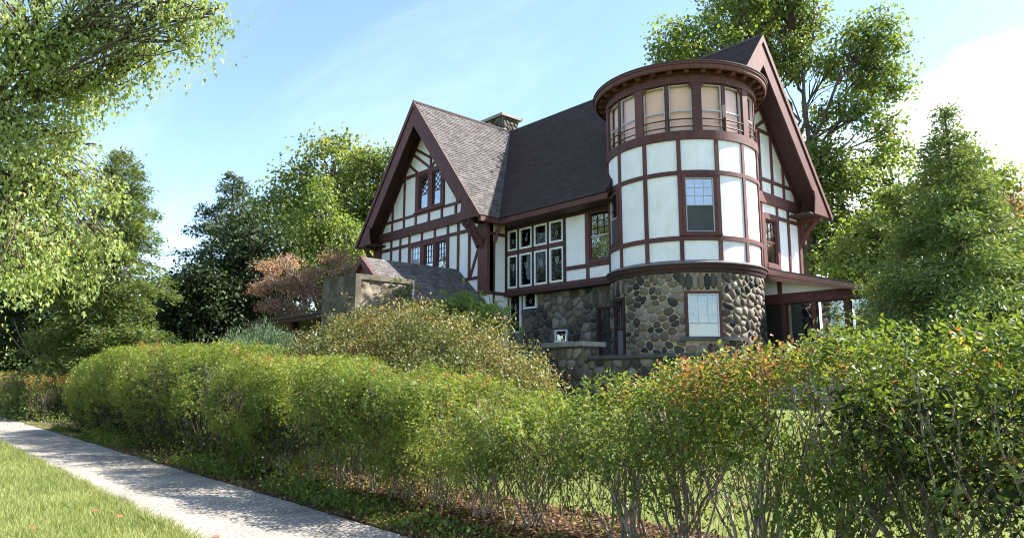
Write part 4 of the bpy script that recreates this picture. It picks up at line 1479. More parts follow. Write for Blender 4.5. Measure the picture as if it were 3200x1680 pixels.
def conifer(name, label, base, H, R0, leafm, trunk_r=.22, z0=.12, levels=34, per=6, tw=.22, needles=9, lsize=.15, droop=.18, prof=.85, bark='bark', group=None, ragged=.25, up=0.0, wid=.22, fuzz=.075):
    base = np.array(base, float)
    root = empty(name, tuple(base), label, "tree", group)
    items = [(np.array([base, base + [0, 0, H * .5], base + [0, 0, H]]), [trunk_r, trunk_r * .6, .02])]
    C, D, Nn, T = [], [], [], []
    for i in range(levels):
        t = (i + rng.random()) / levels
        z = H * (z0 + (1 - z0) * t)
        for j in range(per):
            a = rng.random() * 2 * np.pi
            rad = R0 * (1 - t) ** prof * rng.uniform(1 - ragged, 1 + ragged) + .12
            dirh = np.array([math.cos(a), math.sin(a), 0])
            s = np.linspace(0, 1, 7)
            br = base + np.array([0, 0, z]) + dirh * (s * rad)[:, None]
            u2 = up + rng.normal() * .14
            br[:, 2] += rad * (u2 * s - droop * s ** 2)
            items.append((br, np.linspace(.035 * (1 - t) + .012, .006, 7)))
            side = np.array([-dirh[1], dirh[0], 0])
            nt_ = max(3, int(rad / tw) * 2)
            ss = rng.uniform(.12, 1, nt_) ** .8
            ori = base + np.array([0, 0, z]) + dirh * (ss * rad)[:, None]
            ori[:, 2] += rad * (u2 * ss - droop * ss ** 2)
            sg = rng.choice([-1, 1], nt_)
            tl = (rad * .42 * (1.08 - ss) + .16) * rng.uniform(.6, 1.2, nt_)
            td = unit(side * sg[:, None] * .8 + dirh * .75 + np.array([0, 0, -.22]) + rng.normal(size=(nt_, 3)) * .12)
            q = rng.random((nt_, needles))
            P_ = ori[:, None, :] + td[:, None, :] * (q * tl[:, None])[..., None] + rng.normal(size=(nt_, needles, 3)) * fuzz
            C.append(P_.reshape(-1, 3))
            D.append((td[:, None, :] + rng.normal(size=(nt_, needles, 3)) * .7).reshape(-1, 3))
            Nn.append((np.array([0, 0, 1.0]) + rng.normal(size=(nt_, needles, 3)) * .6).reshape(-1, 3))
            T.append(np.clip(np.repeat(rng.random() * .4 + rng.random(nt_) * .3, needles) + rng.random(nt_ * needles) * .35, 0, 1))
    C, D, Nn, T = map(np.concatenate, (C, D, Nn, T))
    L = lsize * rng.uniform(.6, 1.3, len(C))
    tubes_obj("trunk", items, M[bark], root, n=5)
    leaf_obj("crown", C, D, Nn, L, L * wid, 'needle', M[leafm], root, T)
    return root


def gz(x, y):
    return float(ground_z(x, y))


# --- street maple whose hanging boughs fill the upper left
ML = [(-0.78, -18.21, 7.53, 0.85, 0.85, 0.72), (-0.34, -17.22, 7.96, 0.75, 0.75, 0.64), (0.89, -16.46, 7.91, 0.55, 0.55, 0.47), (1.76, -16.05, 7.65, 0.34, 0.34, 0.29), (1.02, -16.2, 7.43, 0.32, 0.32, 0.27), (-0.05, -16.63, 7.44, 0.45, 0.45, 0.38), (-1.65, -17.55, 7.08, 0.8, 0.8, 0.68), (-0.59, -16.99, 7.09, 0.45, 0.45, 0.38), (-1.12, -18.21, 5.96, 0.75, 0.75, 0.64), (-1.7, -17.38, 6.08, 0.5, 0.5, 0.42), (-2.22, -17.76, 5.26, 0.85, 0.85, 0.72), (-2.25, -16.93, 5.43, 0.42, 0.42, 0.36), (-2.39, -16.44, 5.28, 0.28, 0.28, 0.24), (-1.93, -17.95, 4.21, 0.75, 0.75, 0.64), (-3.08, -17.03, 4.52, 0.62, 0.62, 0.53), (-2.58, -16.44, 4.33, 0.38, 0.38, 0.32), (-2.92, -16.66, 3.7, 0.33, 0.33, 0.28), (-2.37, -17.54, 3.61, 0.42, 0.42, 0.36), (-1.56, -18.1, 3.4, 0.35, 0.35, 0.3), (-2.04, -19.45, 6.94, 1.2, 1.2, 1.02), (-2.3, -19.21, 4.65, 1.1, 1.1, 0.94), (-3.31, -20.07, 10.03, 1.5, 1.5, 1.27), (-1.43, -17.91, 9.68, 1.1, 1.1, 0.94), (0.67, -16.37, 9.08, 0.7, 0.7, 0.59)]
broadleaf("maple_tree", "street maple whose pale green boughs hang down at the upper left", (-3.4, -19.4, -.03), .34, ML, 'leaf_maple', .088, 41000, nup=.25, puff=.25, per=10, shape='star', droop=1.0, flat=.9, bough=.4,
          trunk_top=(-2.6, -18.6, 6.2), shell=.12, aspect=.95, limb_f=.6)

# --- further street trees, seen mirrored in the front windows
def plain_crown(x, y, zc, r, n=9):
    return [(x + rng.uniform(-1, 1) * r * .6, y + rng.uniform(-1, 1) * r * .6, zc + rng.uniform(-.7, .7) * r, r * .55, r * .55, r * .5) for _ in range(n)]


broadleaf("street_tree", "farther street maple along the verge, mostly hidden at the left edge", (-19.5, -21.5, -.03), .3, plain_crown(-20.5, -23.0, 9.5, 5.0, 14), 'leaf_wood', .30, 9000, puff=.7, per=34)
broadleaf("street_tree", "street maple across the road, mirrored in the front windows", (-13.0, -33.0, -.03), .3, plain_crown(-13.0, -33.0, 7.0, 4.5, 12), 'leaf_wood', .32, 7000, puff=.7, per=34)

# --- tall background trees
conifer("hemlock_tree", "tall yellowish green hemlock behind the end of the clipped hedge", (-20.7, -12.3, gz(-20, -12.3)), 11.6, 2.8, 'leaf_hemlock_gold', z0=.03, levels=56, per=8, needles=8, lsize=.19, droop=.2, prof=.62, wid=.32, tw=.19, ragged=.38, fuzz=.13)
conifer("hemlock_tree", "slim dark blue-green hemlock against the sky beside the leafy trees", (-29.7, -4.2, .9), 13.4, 4.2, 'leaf_spruce', z0=.1, levels=42, per=6, needles=8, lsize=.27, droop=.05, prof=.8, up=.08, wid=.30, tw=.28, ragged=.45, fuzz=.12)


# big rounded maples left of the house
broadleaf("rounded_tree", "broad rounded maple behind the left gable, tallest of its row", (*(-32.96, 4.52, 3.42)[:2], .9), .5,
          [(-31.44, 3.14, 16.57, 2.6, 2.6, 2.21), (-33.94, 2.21, 15.25, 2.3, 2.3, 1.95), (-32.21, 5.06, 17.64, 2.0, 2.0, 1.7), (-29.14, 4.75, 14.05, 2.6, 2.6, 2.21), (-33.28, 0.61, 12.27, 2.2, 2.2, 1.87), (-33.08, 3.64, 13.17, 3.0, 3.0, 2.55), (-35.65, 0.6, 14.09, 1.5, 1.5, 1.27), (-29.76, 6.26, 11.13, 3.0, 3.0, 2.55)], 'leaf_wood', .30, 15000, puff=.95, per=46, shell=.6, group="leafy trees left of the house")
broadleaf("rounded_tree", "sparser maple with thin upright limbs beside the left gable", (*(-28.75, 6.17, 3.34)[:2], .9), .35,
          [(-27.71, 4.33, 16.19, 1.5, 1.5, 1.27), (-26.85, 5.33, 15.97, 1.5, 1.5, 1.27), (-28.13, 4.42, 13.8, 1.7, 1.7, 1.44), (-28.09, 6.22, 12.72, 1.9, 1.9, 1.61), (-28.34, 4.9, 10.75, 2.0, 2.0, 1.7)], 'leaf_wood', .28, 7000, puff=.75, per=40, group="leafy trees left of the house")
broadleaf("ash_tree", "lighter green upright tree before the rounded maple", (*(-24.93, -0.1, 3.09)[:2], .9), .3,
          [(-23.85, -1.08, 12.39, 1.0, 1.0, 0.85), (-24.03, -0.92, 10.9, 1.5, 1.5, 1.27), (-24.92, -1.64, 9.78, 1.6, 1.6, 1.36), (-23.44, 0.07, 9.41, 1.6, 1.6, 1.36), (-24.6, -0.91, 8.11, 2.0, 2.0, 1.7), (-23.23, 0.64, 7.92, 1.7, 1.7, 1.44), (-25.49, -1.89, 8.11, 1.6, 1.6, 1.36)], 'leaf_bright', .25, 10000, puff=.6, per=36, group="leafy trees left of the house", aspect=.5)
broadleaf("evergreen_tree", "very dark dense evergreen between hemlock and red dogwood", (*(-22.8, -5.13, 2.42)[:2], .5), .3,
          [(-22.13, -5.95, 9.11, 1.4, 1.4, 1.19), (-22.91, -6.58, 8.13, 1.6, 1.6, 1.36), (-21.54, -5.15, 8.46, 1.5, 1.5, 1.27), (-23.66, -7.02, 6.5, 1.9, 1.9, 1.61), (-22.21, -5.43, 6.5, 2.2, 2.2, 1.87), (-21.27, -4.51, 6.99, 1.7, 1.7, 1.44), (-24.02, -6.92, 4.38, 2.0, 2.0, 1.7), (-22.59, -5.32, 4.21, 2.3, 2.3, 1.95), (-21.44, -4.13, 4.54, 1.8, 1.8, 1.53)], 'leaf_dark', .21, 15000, puff=.6, per=38, group="dark evergreens behind the hedge")
broadleaf("evergreen_tree", "dark evergreen mass between the two hemlocks", (*(-22.59, -7.9, 2.37)[:2], .5), .25,
          [(-22.13, -8.32, 6.38, 1.1, 1.1, 0.94), (-22.86, -8.91, 5.46, 1.3, 1.3, 1.1), (-21.71, -7.64, 5.46, 1.4, 1.4, 1.19), (-23.13, -8.88, 4.07, 1.4, 1.4, 1.19), (-22.1, -7.71, 3.91, 1.7, 1.7, 1.44), (-24.59, -7.74, 5.19, 1.3, 1.3, 1.1), (-24.71, -9.18, 4.3, 1.4, 1.4, 1.19), (-26.35, -9.27, 3.4, 1.3, 1.3, 1.1), (-23.46, -9.0, 2.99, 1.2, 1.2, 1.02)], 'leaf_dark', .20, 13000, puff=.55, per=36, group="dark evergreens behind the hedge")
broadleaf("understory_tree", "dark leafy tree with bare slanting stems beneath the hanging maple boughs", (*(-34.75, -12.15, 1.96)[:2], gz(-30, -13)), .16,
          [(-35.81, -14.42, 6.68, 2.0, 2.0, 1.7), (-34.55, -13.33, 7.95, 2.1, 2.1, 1.78), (-33.24, -11.79, 7.59, 2.0, 2.0, 1.7), (-34.31, -12.55, 5.77, 2.1, 2.1, 1.78), (-32.81, -10.94, 5.96, 1.8, 1.8, 1.53), (-35.92, -14.07, 4.69, 1.6, 1.6, 1.36), (-33.7, -11.62, 4.69, 1.5, 1.5, 1.27), (-35.89, -13.54, 9.04, 1.8, 1.8, 1.53), (-36.44, -14.35, 3.42, 1.5, 1.5, 1.27), (-36.83, -13.2, 3.09, 1.5, 1.5, 1.27), (-35.8, -12.1, 3.27, 1.5, 1.5, 1.27), (-34.68, -10.83, 3.09, 1.4, 1.4, 1.19), (-33.75, -9.89, 3.46, 1.4, 1.4, 1.19), (-39.34, -14.99, 5.41, 2.2, 2.2, 1.87)], 'leaf_dark', .22, 19000, puff=.65, per=38, group="dark evergreens behind the hedge")
broadleaf("understory_tree", "small dark tree just left of the yellowish hemlock's foot", (*(-37.47, -9.18, 2.2)[:2], gz(-30, -13)), .14,
          [(-37.58, -10.46, 7.19, 1.9, 1.9, 1.61), (-36.63, -9.13, 5.99, 2.0, 2.0, 1.7), (-35.95, -8.11, 4.79, 1.8, 1.8, 1.53), (-37.76, -10.01, 4.4, 1.7, 1.7, 1.44), (-35.88, -6.41, 4.25, 1.7, 1.7, 1.44), (-34.8, -5.16, 4.05, 1.6, 1.6, 1.36)], 'leaf_wood', .24, 8000, puff=.65, per=36, group="dark evergreens behind the hedge")
# slanting bare stems in front of that dark foliage
b0 = np.array((-23.85, -13.58, 1.46))
st = empty("bare_shrub", tuple(b0), "bare grey shrub stems fanning up behind the far hedge", "shrub")
for i in range(9):
    q_ = b0 + np.array([rng.uniform(-.4, .4), (i - 4) * .62 + rng.uniform(-.2, .2), 2.6 + rng.uniform(-.5, .4)])
    tubes_obj("stem", [(bend(b0 + rng.normal(size=3) * [.2, .2, 0], q_, -.04, .02, 7), np.linspace(.035, .012, 7))], M['bark_pale'], st, n=5)

# distant wood closing the horizon
P_ = []
for i in range(360):
    a = R(rng.uniform(92, 186))
    d = rng.uniform(70, 120)
    P_.append((cam.location[0] + d * math.cos(a), cam.location[1] + d * math.sin(a), rng.uniform(.5, 6.0 + 1.5 * math.sin(a * 9)), rng.uniform(1.8, 3.4)))
P_ = np.array(P_)
idx = np.repeat(np.arange(len(P_)), 60)
C = P_[idx, :3] + rng.normal(size=(len(idx), 3)) * P_[idx, 3:4] * .55
tag(leaf_obj("distant_woods", C, rdir(len(C)), rdir(len(C)), .8 * rng.uniform(.6, 1.2, len(C)), .6, 'diamond', M['leaf_wood'], None, np.clip(rng.random(len(P_))[idx] * .6 + rng.random(len(C)) * .35, 0, .9), kind='stuff'),
    "far woods closing the view behind the garden trees", "woods")

# --- red dogwood left of the entrance: layered sprays
broadleaf("dogwood_tree", "reddening dogwood with layered sprays behind the concrete pier", (*(-16.59, -5.18, 2.89)[:2], .8), .13,
          [(-16.94, -7.16, 6.52, 0.75, 0.75, 0.3), (-17.2, -6.02, 6.9, 0.8, 0.8, 0.32), (-15.54, -5.56, 6.24, 0.8, 0.8, 0.32), (-16.26, -6.98, 5.75, 0.9, 0.9, 0.36), (-15.91, -5.8, 5.54, 1.0, 1.0, 0.4), (-15.59, -4.31, 7.12, 1.0, 1.0, 0.4), (-14.92, -4.17, 6.46, 0.9, 0.9, 0.36), (-15.27, -5.03, 5.26, 0.9, 0.9, 0.36), (-16.56, -7.09, 4.78, 0.8, 0.8, 0.32), (-16.49, -6.24, 4.69, 0.8, 0.8, 0.32), (-15.95, -5.57, 4.34, 0.7, 0.7, 0.28), (-15.13, -3.53, 5.96, 0.8, 0.8, 0.32), (-16.35, -6.7, 4.09, 0.6, 0.6, 0.24), (-16.76, -7.47, 5.47, 0.7, 0.7, 0.28), (-16.35, -7.41, 3.91, 0.6, 0.6, 0.24), (-16.04, -6.07, 6.1, 0.8, 0.8, 0.32)],
          'leaf_red', .11, 10500, puff=.26, per=16, flat=.4, droop=.2, shell=.1, bark='bark_pale', aspect=.55)

# --- right side
broadleaf("maple_tree", "great spreading maple behind the tower with pale limbs showing", (*(-3.1, 16.05, 4.54)[:2], .9), .55,
          [(-5.2, 7.73, 17.49, 1.5, 1.5, 1.27), (-4.62, 9.69, 18.27, 1.8, 1.8, 1.53), (-3.88, 11.63, 19.89, 1.9, 1.9, 1.61), (-3.28, 13.36, 21.74, 2.0, 2.0, 1.7), (-2.06, 15.01, 20.4, 1.7, 1.7, 1.44), (-1.29, 16.37, 18.22, 1.4, 1.4, 1.19), (-2.44, 13.67, 17.93, 1.5, 1.5, 1.27), (0.51, 16.57, 19.4, 1.5, 1.5, 1.27), (0.82, 17.18, 18.26, 1.3, 1.3, 1.1), (1.08, 17.84, 16.63, 1.3, 1.3, 1.1), (0.2, 15.73, 15.1, 1.2, 1.2, 1.02), (-1.85, 16.42, 15.36, 1.1, 1.1, 0.94), (0.48, 17.72, 14.34, 1.1, 1.1, 0.94), (-1.28, 14.69, 12.56, 1.3, 1.3, 1.1), (-0.35, 15.25, 11.3, 1.5, 1.5, 1.27), (-2.21, 15.47, 11.24, 1.4, 1.4, 1.19), (-1.45, 15.28, 9.22, 1.5, 1.5, 1.27), (-0.86, 17.37, 9.44, 1.5, 1.5, 1.27), (-2.68, 15.68, 8.13, 1.5, 1.5, 1.27), (-4.78, 12.85, 23.32, 2.0, 2.0, 1.7), (-2.08, 14.34, 23.25, 2.0, 2.0, 1.7), (-4.53, 14.28, 18.32, 1.5, 1.5, 1.27), (-0.15, 17.86, 17.21, 1.2, 1.2, 1.02), (-1.94, 13.99, 12.4, 1.2, 1.2, 1.02), (0.03, 17.68, 12.38, 1.3, 1.3, 1.1), (0.18, 18.22, 10.75, 1.3, 1.3, 1.1), (-2.35, 14.14, 9.86, 1.2, 1.2, 1.02), (-0.26, 16.8, 8.27, 1.5, 1.5, 1.27), (-1.47, 15.73, 7.16, 1.5, 1.5, 1.27), (0.44, 19.4, 13.35, 1.1, 1.1, 0.94)],
          'leaf_spread', .21, 46000, puff=.52, per=26, shell=.2, trunk_top=tuple((-2.71, 14.81, 11.73)), bough=.35, limb_f=.6)
broadleaf("leafy_tree", "mid green tree rising behind the feathery conifer", (*(3.4, 14.28, 4.05)[:2], .9), .3,
          [(4.18, 13.76, 10.04, 0.8, 0.8, 0.68), (4.83, 14.28, 10.85, 1.0, 1.0, 0.85), (5.2, 14.88, 10.04, 1.1, 1.1, 0.94), (5.65, 15.4, 9.9, 0.8, 0.8, 0.68), (4.52, 14.38, 8.95, 1.2, 1.2, 1.02), (3.38, 13.19, 8.68, 1.2, 1.2, 1.02), (5.2, 15.25, 8.41, 1.2, 1.2, 1.02), (2.57, 12.62, 7.32, 1.4, 1.4, 1.19), (3.93, 14.17, 7.04, 1.4, 1.4, 1.19), (5.2, 15.63, 6.77, 1.4, 1.4, 1.19), (1.58, 11.84, 5.96, 1.3, 1.3, 1.1), (0.46, 12.21, 5.54, 1.3, 1.3, 1.1), (5.82, 15.81, 8.95, 1.1, 1.1, 0.94), (5.94, 16.26, 7.59, 1.3, 1.3, 1.1), (1.86, 13.06, 8.49, 1.1, 1.1, 0.94), (6.03, 16.73, 5.96, 1.4, 1.4, 1.19), (2.81, 12.4, 9.36, 1.0, 1.0, 0.85), (1.58, 11.47, 7.59, 1.3, 1.3, 1.1), (0.9, 10.97, 6.5, 1.3, 1.3, 1.1), (3.75, 13.22, 10.31, 0.9, 0.9, 0.77)],
          'leaf_bright', .20, 21000, puff=.5, per=34, shell=.35)
broadleaf("red_maple", "small red-leaved maple at the right edge behind the conifer", (*(5.69, 15.32, 3.97)[:2], .9), .18,
          [(5.45, 14.1, 8.05, 0.8, 0.8, 0.68), (6.24, 14.82, 8.7, 0.9, 0.9, 0.77), (5.73, 14.57, 7.39, 1.0, 1.0, 0.85), (6.53, 15.45, 7.39, 1.0, 1.0, 0.85), (4.98, 13.81, 7.13, 0.8, 0.8, 0.68), (6.2, 15.4, 6.07, 1.0, 1.0, 0.85), (7.16, 15.96, 8.18, 1.0, 1.0, 0.85), (5.45, 15.4, 8.95, 0.8, 0.8, 0.68)], 'leaf_red', .17, 7000, puff=.4, per=30, shell=.3)
conifer("cypress_tree", "feathery green conifer overhanging the sun porch", (7.75, .7, gz(7.7, .7)), 7.7, 2.9, 'leaf_hemlock', z0=.06, levels=46, per=8, needles=10, lsize=.135, droop=.16, prof=1.1, up=.08, wid=.30, tw=.15, ragged=.40, fuzz=.11)
conifer("cypress_tree", "second feathery conifer at the right edge behind the leafy hedge", (8.5, 3.3, gz(8.5, 3.3)), 4.6, 3.0, 'leaf_hemlock', z0=.04, levels=38, per=8, needles=10, lsize=.15, droop=.14, prof=.7, up=.1, wid=.30, tw=.18, ragged=.4, fuzz=.10)


# ------------------------------------------------------------------ shrubs
def mound(name, label, base, lobes, leafm, lsize, nleaf, shape='diamond', per=14, puff=.16, cat="shrub", stems=10, aspect=.5, flat=.8, shell=.72, tipm=None, group=None, updir=.5, spread=.75):
    base = np.array(base, float)
    root = empty(name, tuple(base), label, cat, group)
    lob = np.array(lobes, float)
    s_ = (lob[:, 3] * lob[:, 4] + lob[:, 3] * lob[:, 5] + lob[:, 4] * lob[:, 5])
    cnt = np.maximum(3, (s_ / s_.sum() * nleaf / per).astype(int))
    PC, PO = [], []
    for l, c in zip(lob, cnt):
        d = rdir(c)
        d[:, 2] = np.abs(d[:, 2]) * 1.0 - .15
        d = unit(d)
        rad = shell + (1.06 - shell) * rng.random(c)
        rad *= .84 + .36 * vnoise(d * 2.3 + l[:3], 1.9)
        PC.append(l[:3] + d * rad[:, None] * l[3:6])
        PO.append(d)
    PC, PO = np.concatenate(PC), np.concatenate(PO)
    ok = PC[:, 2] > base[2] + .1
    PC, PO = PC[ok], PO[ok]
    idx = np.repeat(np.arange(len(PC)), per)
    off = rng.normal(size=(len(idx), 3)) * puff
    off[:, 2] *= flat
    C = PC[idx] + off
    D = unit(PO[idx] * .6 + np.array([0, 0, updir]) + rdir(len(idx)) * spread)
    Nn = unit(PO[idx] + np.array([0, 0, .5]) + rdir(len(idx)) * .8)
    L = lsize * rng.uniform(.6, 1.3, len(idx))
    tone = vnoise(PC, 1.1) * .6 + rng.random(len(PC)) * .25
    for i in range(stems):
        q_ = PC[rng.integers(len(PC))]
        tubes_obj("stem", [(bend(base + rng.normal(size=3) * [.3, .3, 0], q_, .05, .05, 7), np.linspace(.03, .008, 7))], M['bark_pale'], root, n=5)
    leaf_obj("foliage", C, D, Nn, L, L * aspect, shape, M[leafm], root, np.clip(tone[idx] + rng.random(len(idx)) * .3, 0, 1))
    return root


# large olive-brown azalea before the house
mound("azalea_shrub", "big mounded olive and russet azalea before the entrance and stone wall", (-.4, -10.9, gz(0, -10.9)),
      [(-4.04, -10.91, 1.48, 1.39, 1.13, 1.26), (-2.56, -10.73, 1.95, 1.57, 1.30, 1.35), (-0.91, -10.64, 2.21, 1.65, 1.30, 1.22), (0.66, -10.64, 1.95, 1.57, 1.30, 1.13), (2.05, -10.73, 1.52, 1.39, 1.22, 1.13), (3.18, -10.99, 1.17, 1.22, 1.13, 0.96), (-3.00, -11.69, 0.88, 1.57, 1.13, 1.22), (-0.56, -11.78, 1.34, 1.74, 1.22, 1.30), (1.87, -11.69, 0.99, 1.65, 1.13, 1.04), (-4.39, -11.43, 0.88, 1.04, 0.96, 1.13), (3.96, -11.25, 0.82, 0.96, 0.96, 0.78)],
      'leaf_olive', .066, 90000, per=26, puff=.12, stems=40, aspect=.6, shell=.5, updir=.15, spread=1.1, flat=.6)
mound("sumac_shrub", "bright green shrub with long drooping leaves beside the entrance roof", (-3.6, -6.5, .85),
      [(-4.4, -6.5, 3.55, .5, .45, .4), (-3.6, -6.4, 3.65, .6, .5, .45), (-2.8, -6.4, 3.3, .6, .5, .42), (-2.2, -6.4, 3.0, .5, .5, .4), (-3.3, -6.5, 2.8, 1.2, .6, .6)],
      'leaf_bright', .20, 2300, shape='oval', per=9, puff=.16, stems=12, aspect=.36, updir=-.1)
mound("yew_bush", "rounded grey-green clipped yew left of the azalea", (-6.9, -11.4, gz(0, -11.4)),
      [(-6.9, -11.4, 2.0, 1.7, 1.1, 1.05), (-7.7, -11.3, 1.7, 1.1, 1.0, 1.0), (-6.0, -11.4, 1.7, 1.0, 1.0, 1.05)], 'leaf_yew', .10, 16000, shape='needle', per=16, puff=.11, stems=6, aspect=.22, shell=.8, updir=.8)
mound("laurel_bush", "layered green bush between clipped hedge and yew", (-3.9, -12.6, gz(0, -12.6)),
      [(-4.3, -12.6, 1.9, .8, .5, .35), (-3.6, -12.6, 2.1, .7, .5, .25), (-3.0, -12.7, 1.8, .7, .5, .3), (-3.8, -12.7, 1.4, 1.2, .6, .6)], 'leaf_hedge', .06, 7000, per=14, puff=.12, stems=8, aspect=.5, flat=.4)

# vine on the pier
vine = empty("climbing_vine", (-6.5, -6.6, 1.0), "leafy vine scrambling over the corner of the concrete pier", "vine")
VS, VC, VD = [], [], []
for i in range(9):
    a = np.array([-6.50, -6.45 + rng.uniform(-.5, .2), 2.6])
    e = np.array([-6.42 + rng.uniform(-.1, .25), -6.75 + rng.uniform(-.5, .6), 4.55 + rng.uniform(-.5, .62)])
    pl = bend(a, e, .1, .07, 9)
    tubes_obj("stem", [(pl, np.linspace(.016, .006, 9))], M['bark'], vine, n=5)
    for j in range(26):
        t = rng.uniform(.35, 1)
        VC.append(pl[int(t * 8)] + rng.normal(size=3) * .09)
        VD.append(rng.normal(size=3) * .6 + [.25, -.1, -.2])
VC, VD = np.array(VC), np.array(VD)
leaf_obj("foliage", VC, VD, unit(np.array([.5, -.4, .7]) + rng.normal(size=VC.shape) * .4), .15 * rng.uniform(.7, 1.2, len(VC)), .085, 'oval', M['leaf_bright'], vine)


# ------------------------------------------------------------------ hedges
def hedge(label, x0, x1, yc, hw, top, leafm, lsize, nleaf, clumps, low=.12, seed=1, shape='diamond', per=9, twig=.17, aspect=.55, red=None, stem_r=.011, nstem=5, spread=.5, tipm=None, tips=0, bare=0.0, lowf=lambda x: 1.0, twigs=260, holes=None, core=0, core_lo=None, lump=.33):
    """top(x): height of the crest; leaves thicken towards the crest, stems fan up from clumps at the foot"""
    root = empty("hedge", ((x0 + x1) / 2, yc, 0.0), label, "hedge", "hedges along the pavement")
    r = np.random.default_rng(seed)
    need = nleaf // per
    PC = []
    tot = 0
    while tot < need:
        n = need * 3
        x = r.uniform(x0, x1, n)
        h = top(x)
        q = r.random(n)
        z = h * q
        bulge = np.sqrt(np.clip(1 - ((q - .62) / .62) ** 2, .12, 1))
        endf = np.clip(np.minimum(x - x0, x1 - x) / .6, .25, 1)
        yo = r.uniform(-1, 1, n)
        P = np.stack([x, yc + yo * hw * bulge, z], -1)
        e = np.maximum(np.abs(yo), np.clip((q - .55) / .43, 0, 1))
        nz = vnoise(P, 1.5) * .65 + vnoise(P + 5, 4.0) * .35
        dens = np.clip((q - .05) / .45, low, 1) * (.55 + .45 * e ** 2) * np.clip((nz - .36) * 4.2, .03, 1) * endf
        dens *= np.where(q < .5, lowf(x), 1.0)
        if holes is not None:
            dens *= holes(P, q)
        P[:, 2] *= (.965 - .2 * lump + .4 * lump * vnoise(P * [1, 1, 0] + 11, .7) + .05 * vnoise(P * [1, 1, 0] + 17, 2.6))
        P[:, 1] = yc + (P[:, 1] - yc) * (1 - lump * .6 + lump * vnoise(P * [1, .2, 1] + 23, 1.0))
        ok = r.random(n) < dens
        PC.append(P[ok])
        tot += ok.sum()
    PC = np.concatenate(PC)[:need]
    h = top(PC[:, 0])
    q = PC[:, 2] / h
    out = np.stack([r.normal(size=len(PC)) * .5, (PC[:, 1] - yc) / hw * .7, .35 + .9 * np.clip(q - .3, 0, 1)], -1) + r.normal(size=PC.shape) * .28
    out = unit(out)
    idx = np.repeat(np.arange(len(PC)), per)
    s = np.tile(np.linspace(-.5, .5, per), len(PC))
    side = np.tile(np.where(np.arange(per) % 2, 1.0, -1.0), len(PC))
    sd = unit(np.cross(out, r.normal(size=out.shape)))[idx]
    C = PC[idx] + out[idx] * (s * twig)[:, None] + r.normal(size=(len(idx), 3)) * twig * .10
    D = unit(out[idx] * .45 + sd * side[:, None] + r.normal(size=C.shape) * .25)
    Nn = unit(np.array([0, 0, 1.0]) + out[idx] * .3 + r.normal(size=C.shape) * .5)
    L = lsize * r.uniform(.45, 1.45, len(idx))
    tone = vnoise(PC, 1.6) * .45 + r.random(len(PC)) * .25
    rn = np.clip(tone[idx] + r.random(len(idx)) * .3, 0, .93)
    rn = np.where(r.random(len(idx)) < .012, .98, rn)
    if red is not None:
        g = red(PC, q)
        rn = np.where((r.random(len(PC)) < g)[idx], .945 + .055 * r.random(len(idx)), rn)
    leaf_obj("foliage", C, D, Nn, L, L * aspect, shape, M[leafm], root, rn)
    if core:  # added mass of dark leaves that blocks light and darkens the hedge face
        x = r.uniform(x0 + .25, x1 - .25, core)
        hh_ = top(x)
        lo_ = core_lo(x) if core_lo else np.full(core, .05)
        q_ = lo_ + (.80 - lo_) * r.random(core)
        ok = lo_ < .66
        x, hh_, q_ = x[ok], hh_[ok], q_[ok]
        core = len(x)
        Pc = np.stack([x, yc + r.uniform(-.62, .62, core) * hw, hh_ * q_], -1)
        leaf_obj("light_blocking_leaves", Pc, r.normal(size=Pc.shape), r.normal(size=Pc.shape), .062 * r.uniform(.6, 1.3, core), .04, 'diamond', M['leaf_dark'], root, r.random(core))
    # fine bare twigs through the lower body
    nt_ = int((x1 - x0) * twigs)
    its = []
    for i in range(nt_):
        x_ = r.uniform(x0, x1)
        h_ = float(top(np.array([x_]))[0])
        p_ = np.array([x_, yc + r.uniform(-1, .8) * hw * .85, h_ * r.uniform(.12, .72)])
        d_ = np.array([r.normal() * .35, r.normal() * .3, 1.0]) * r.uniform(.15, .5)
        its.append((np.array([p_, p_ + d_ * .5 + r.normal(size=3) * .015, p_ + d_]), [.004, .003, .0015]))
    tubes_obj("twigs", its, M['twig'], root, n=3, kind='stuff')
    # stems
    for cx in clumps:
        for i in range(nstem):
            b = np.array([cx + r.normal() * .10, yc + r.normal() * .12, -.03])
            lean = float(np.clip(r.normal(), -1.3, 1.3)) * spread
            hh = float(top(np.array([min(max(cx + lean, x0), x1)]))[0]) * r.uniform(.72, 1.0)
            e = np.array([cx + lean * hh * .55, yc + float(np.clip(r.normal() * .35, -.5, .6)) * hw, hh * .93])
            pl = bend(b, e, 0, .010, 8)
            its = [(pl, np.linspace(stem_r * r.uniform(.7, 1.5), stem_r * .3, 8))]
            for k in range(5):
                s0 = pl[r.integers(3, 7)]
                its.append((bend(s0, s0 + np.array([r.normal() * .16, r.normal() * .14, r.uniform(.1, .32)]), 0, .05, 4), np.linspace(stem_r * .45, stem_r * .18, 4)))
            tubes_obj("stem", its, M['bark_pale'], root, n=5)
    return root


def tops(pts):
    xs_, zs_ = zip(*pts)
    return lambda x: np.interp(x, xs_, zs_)


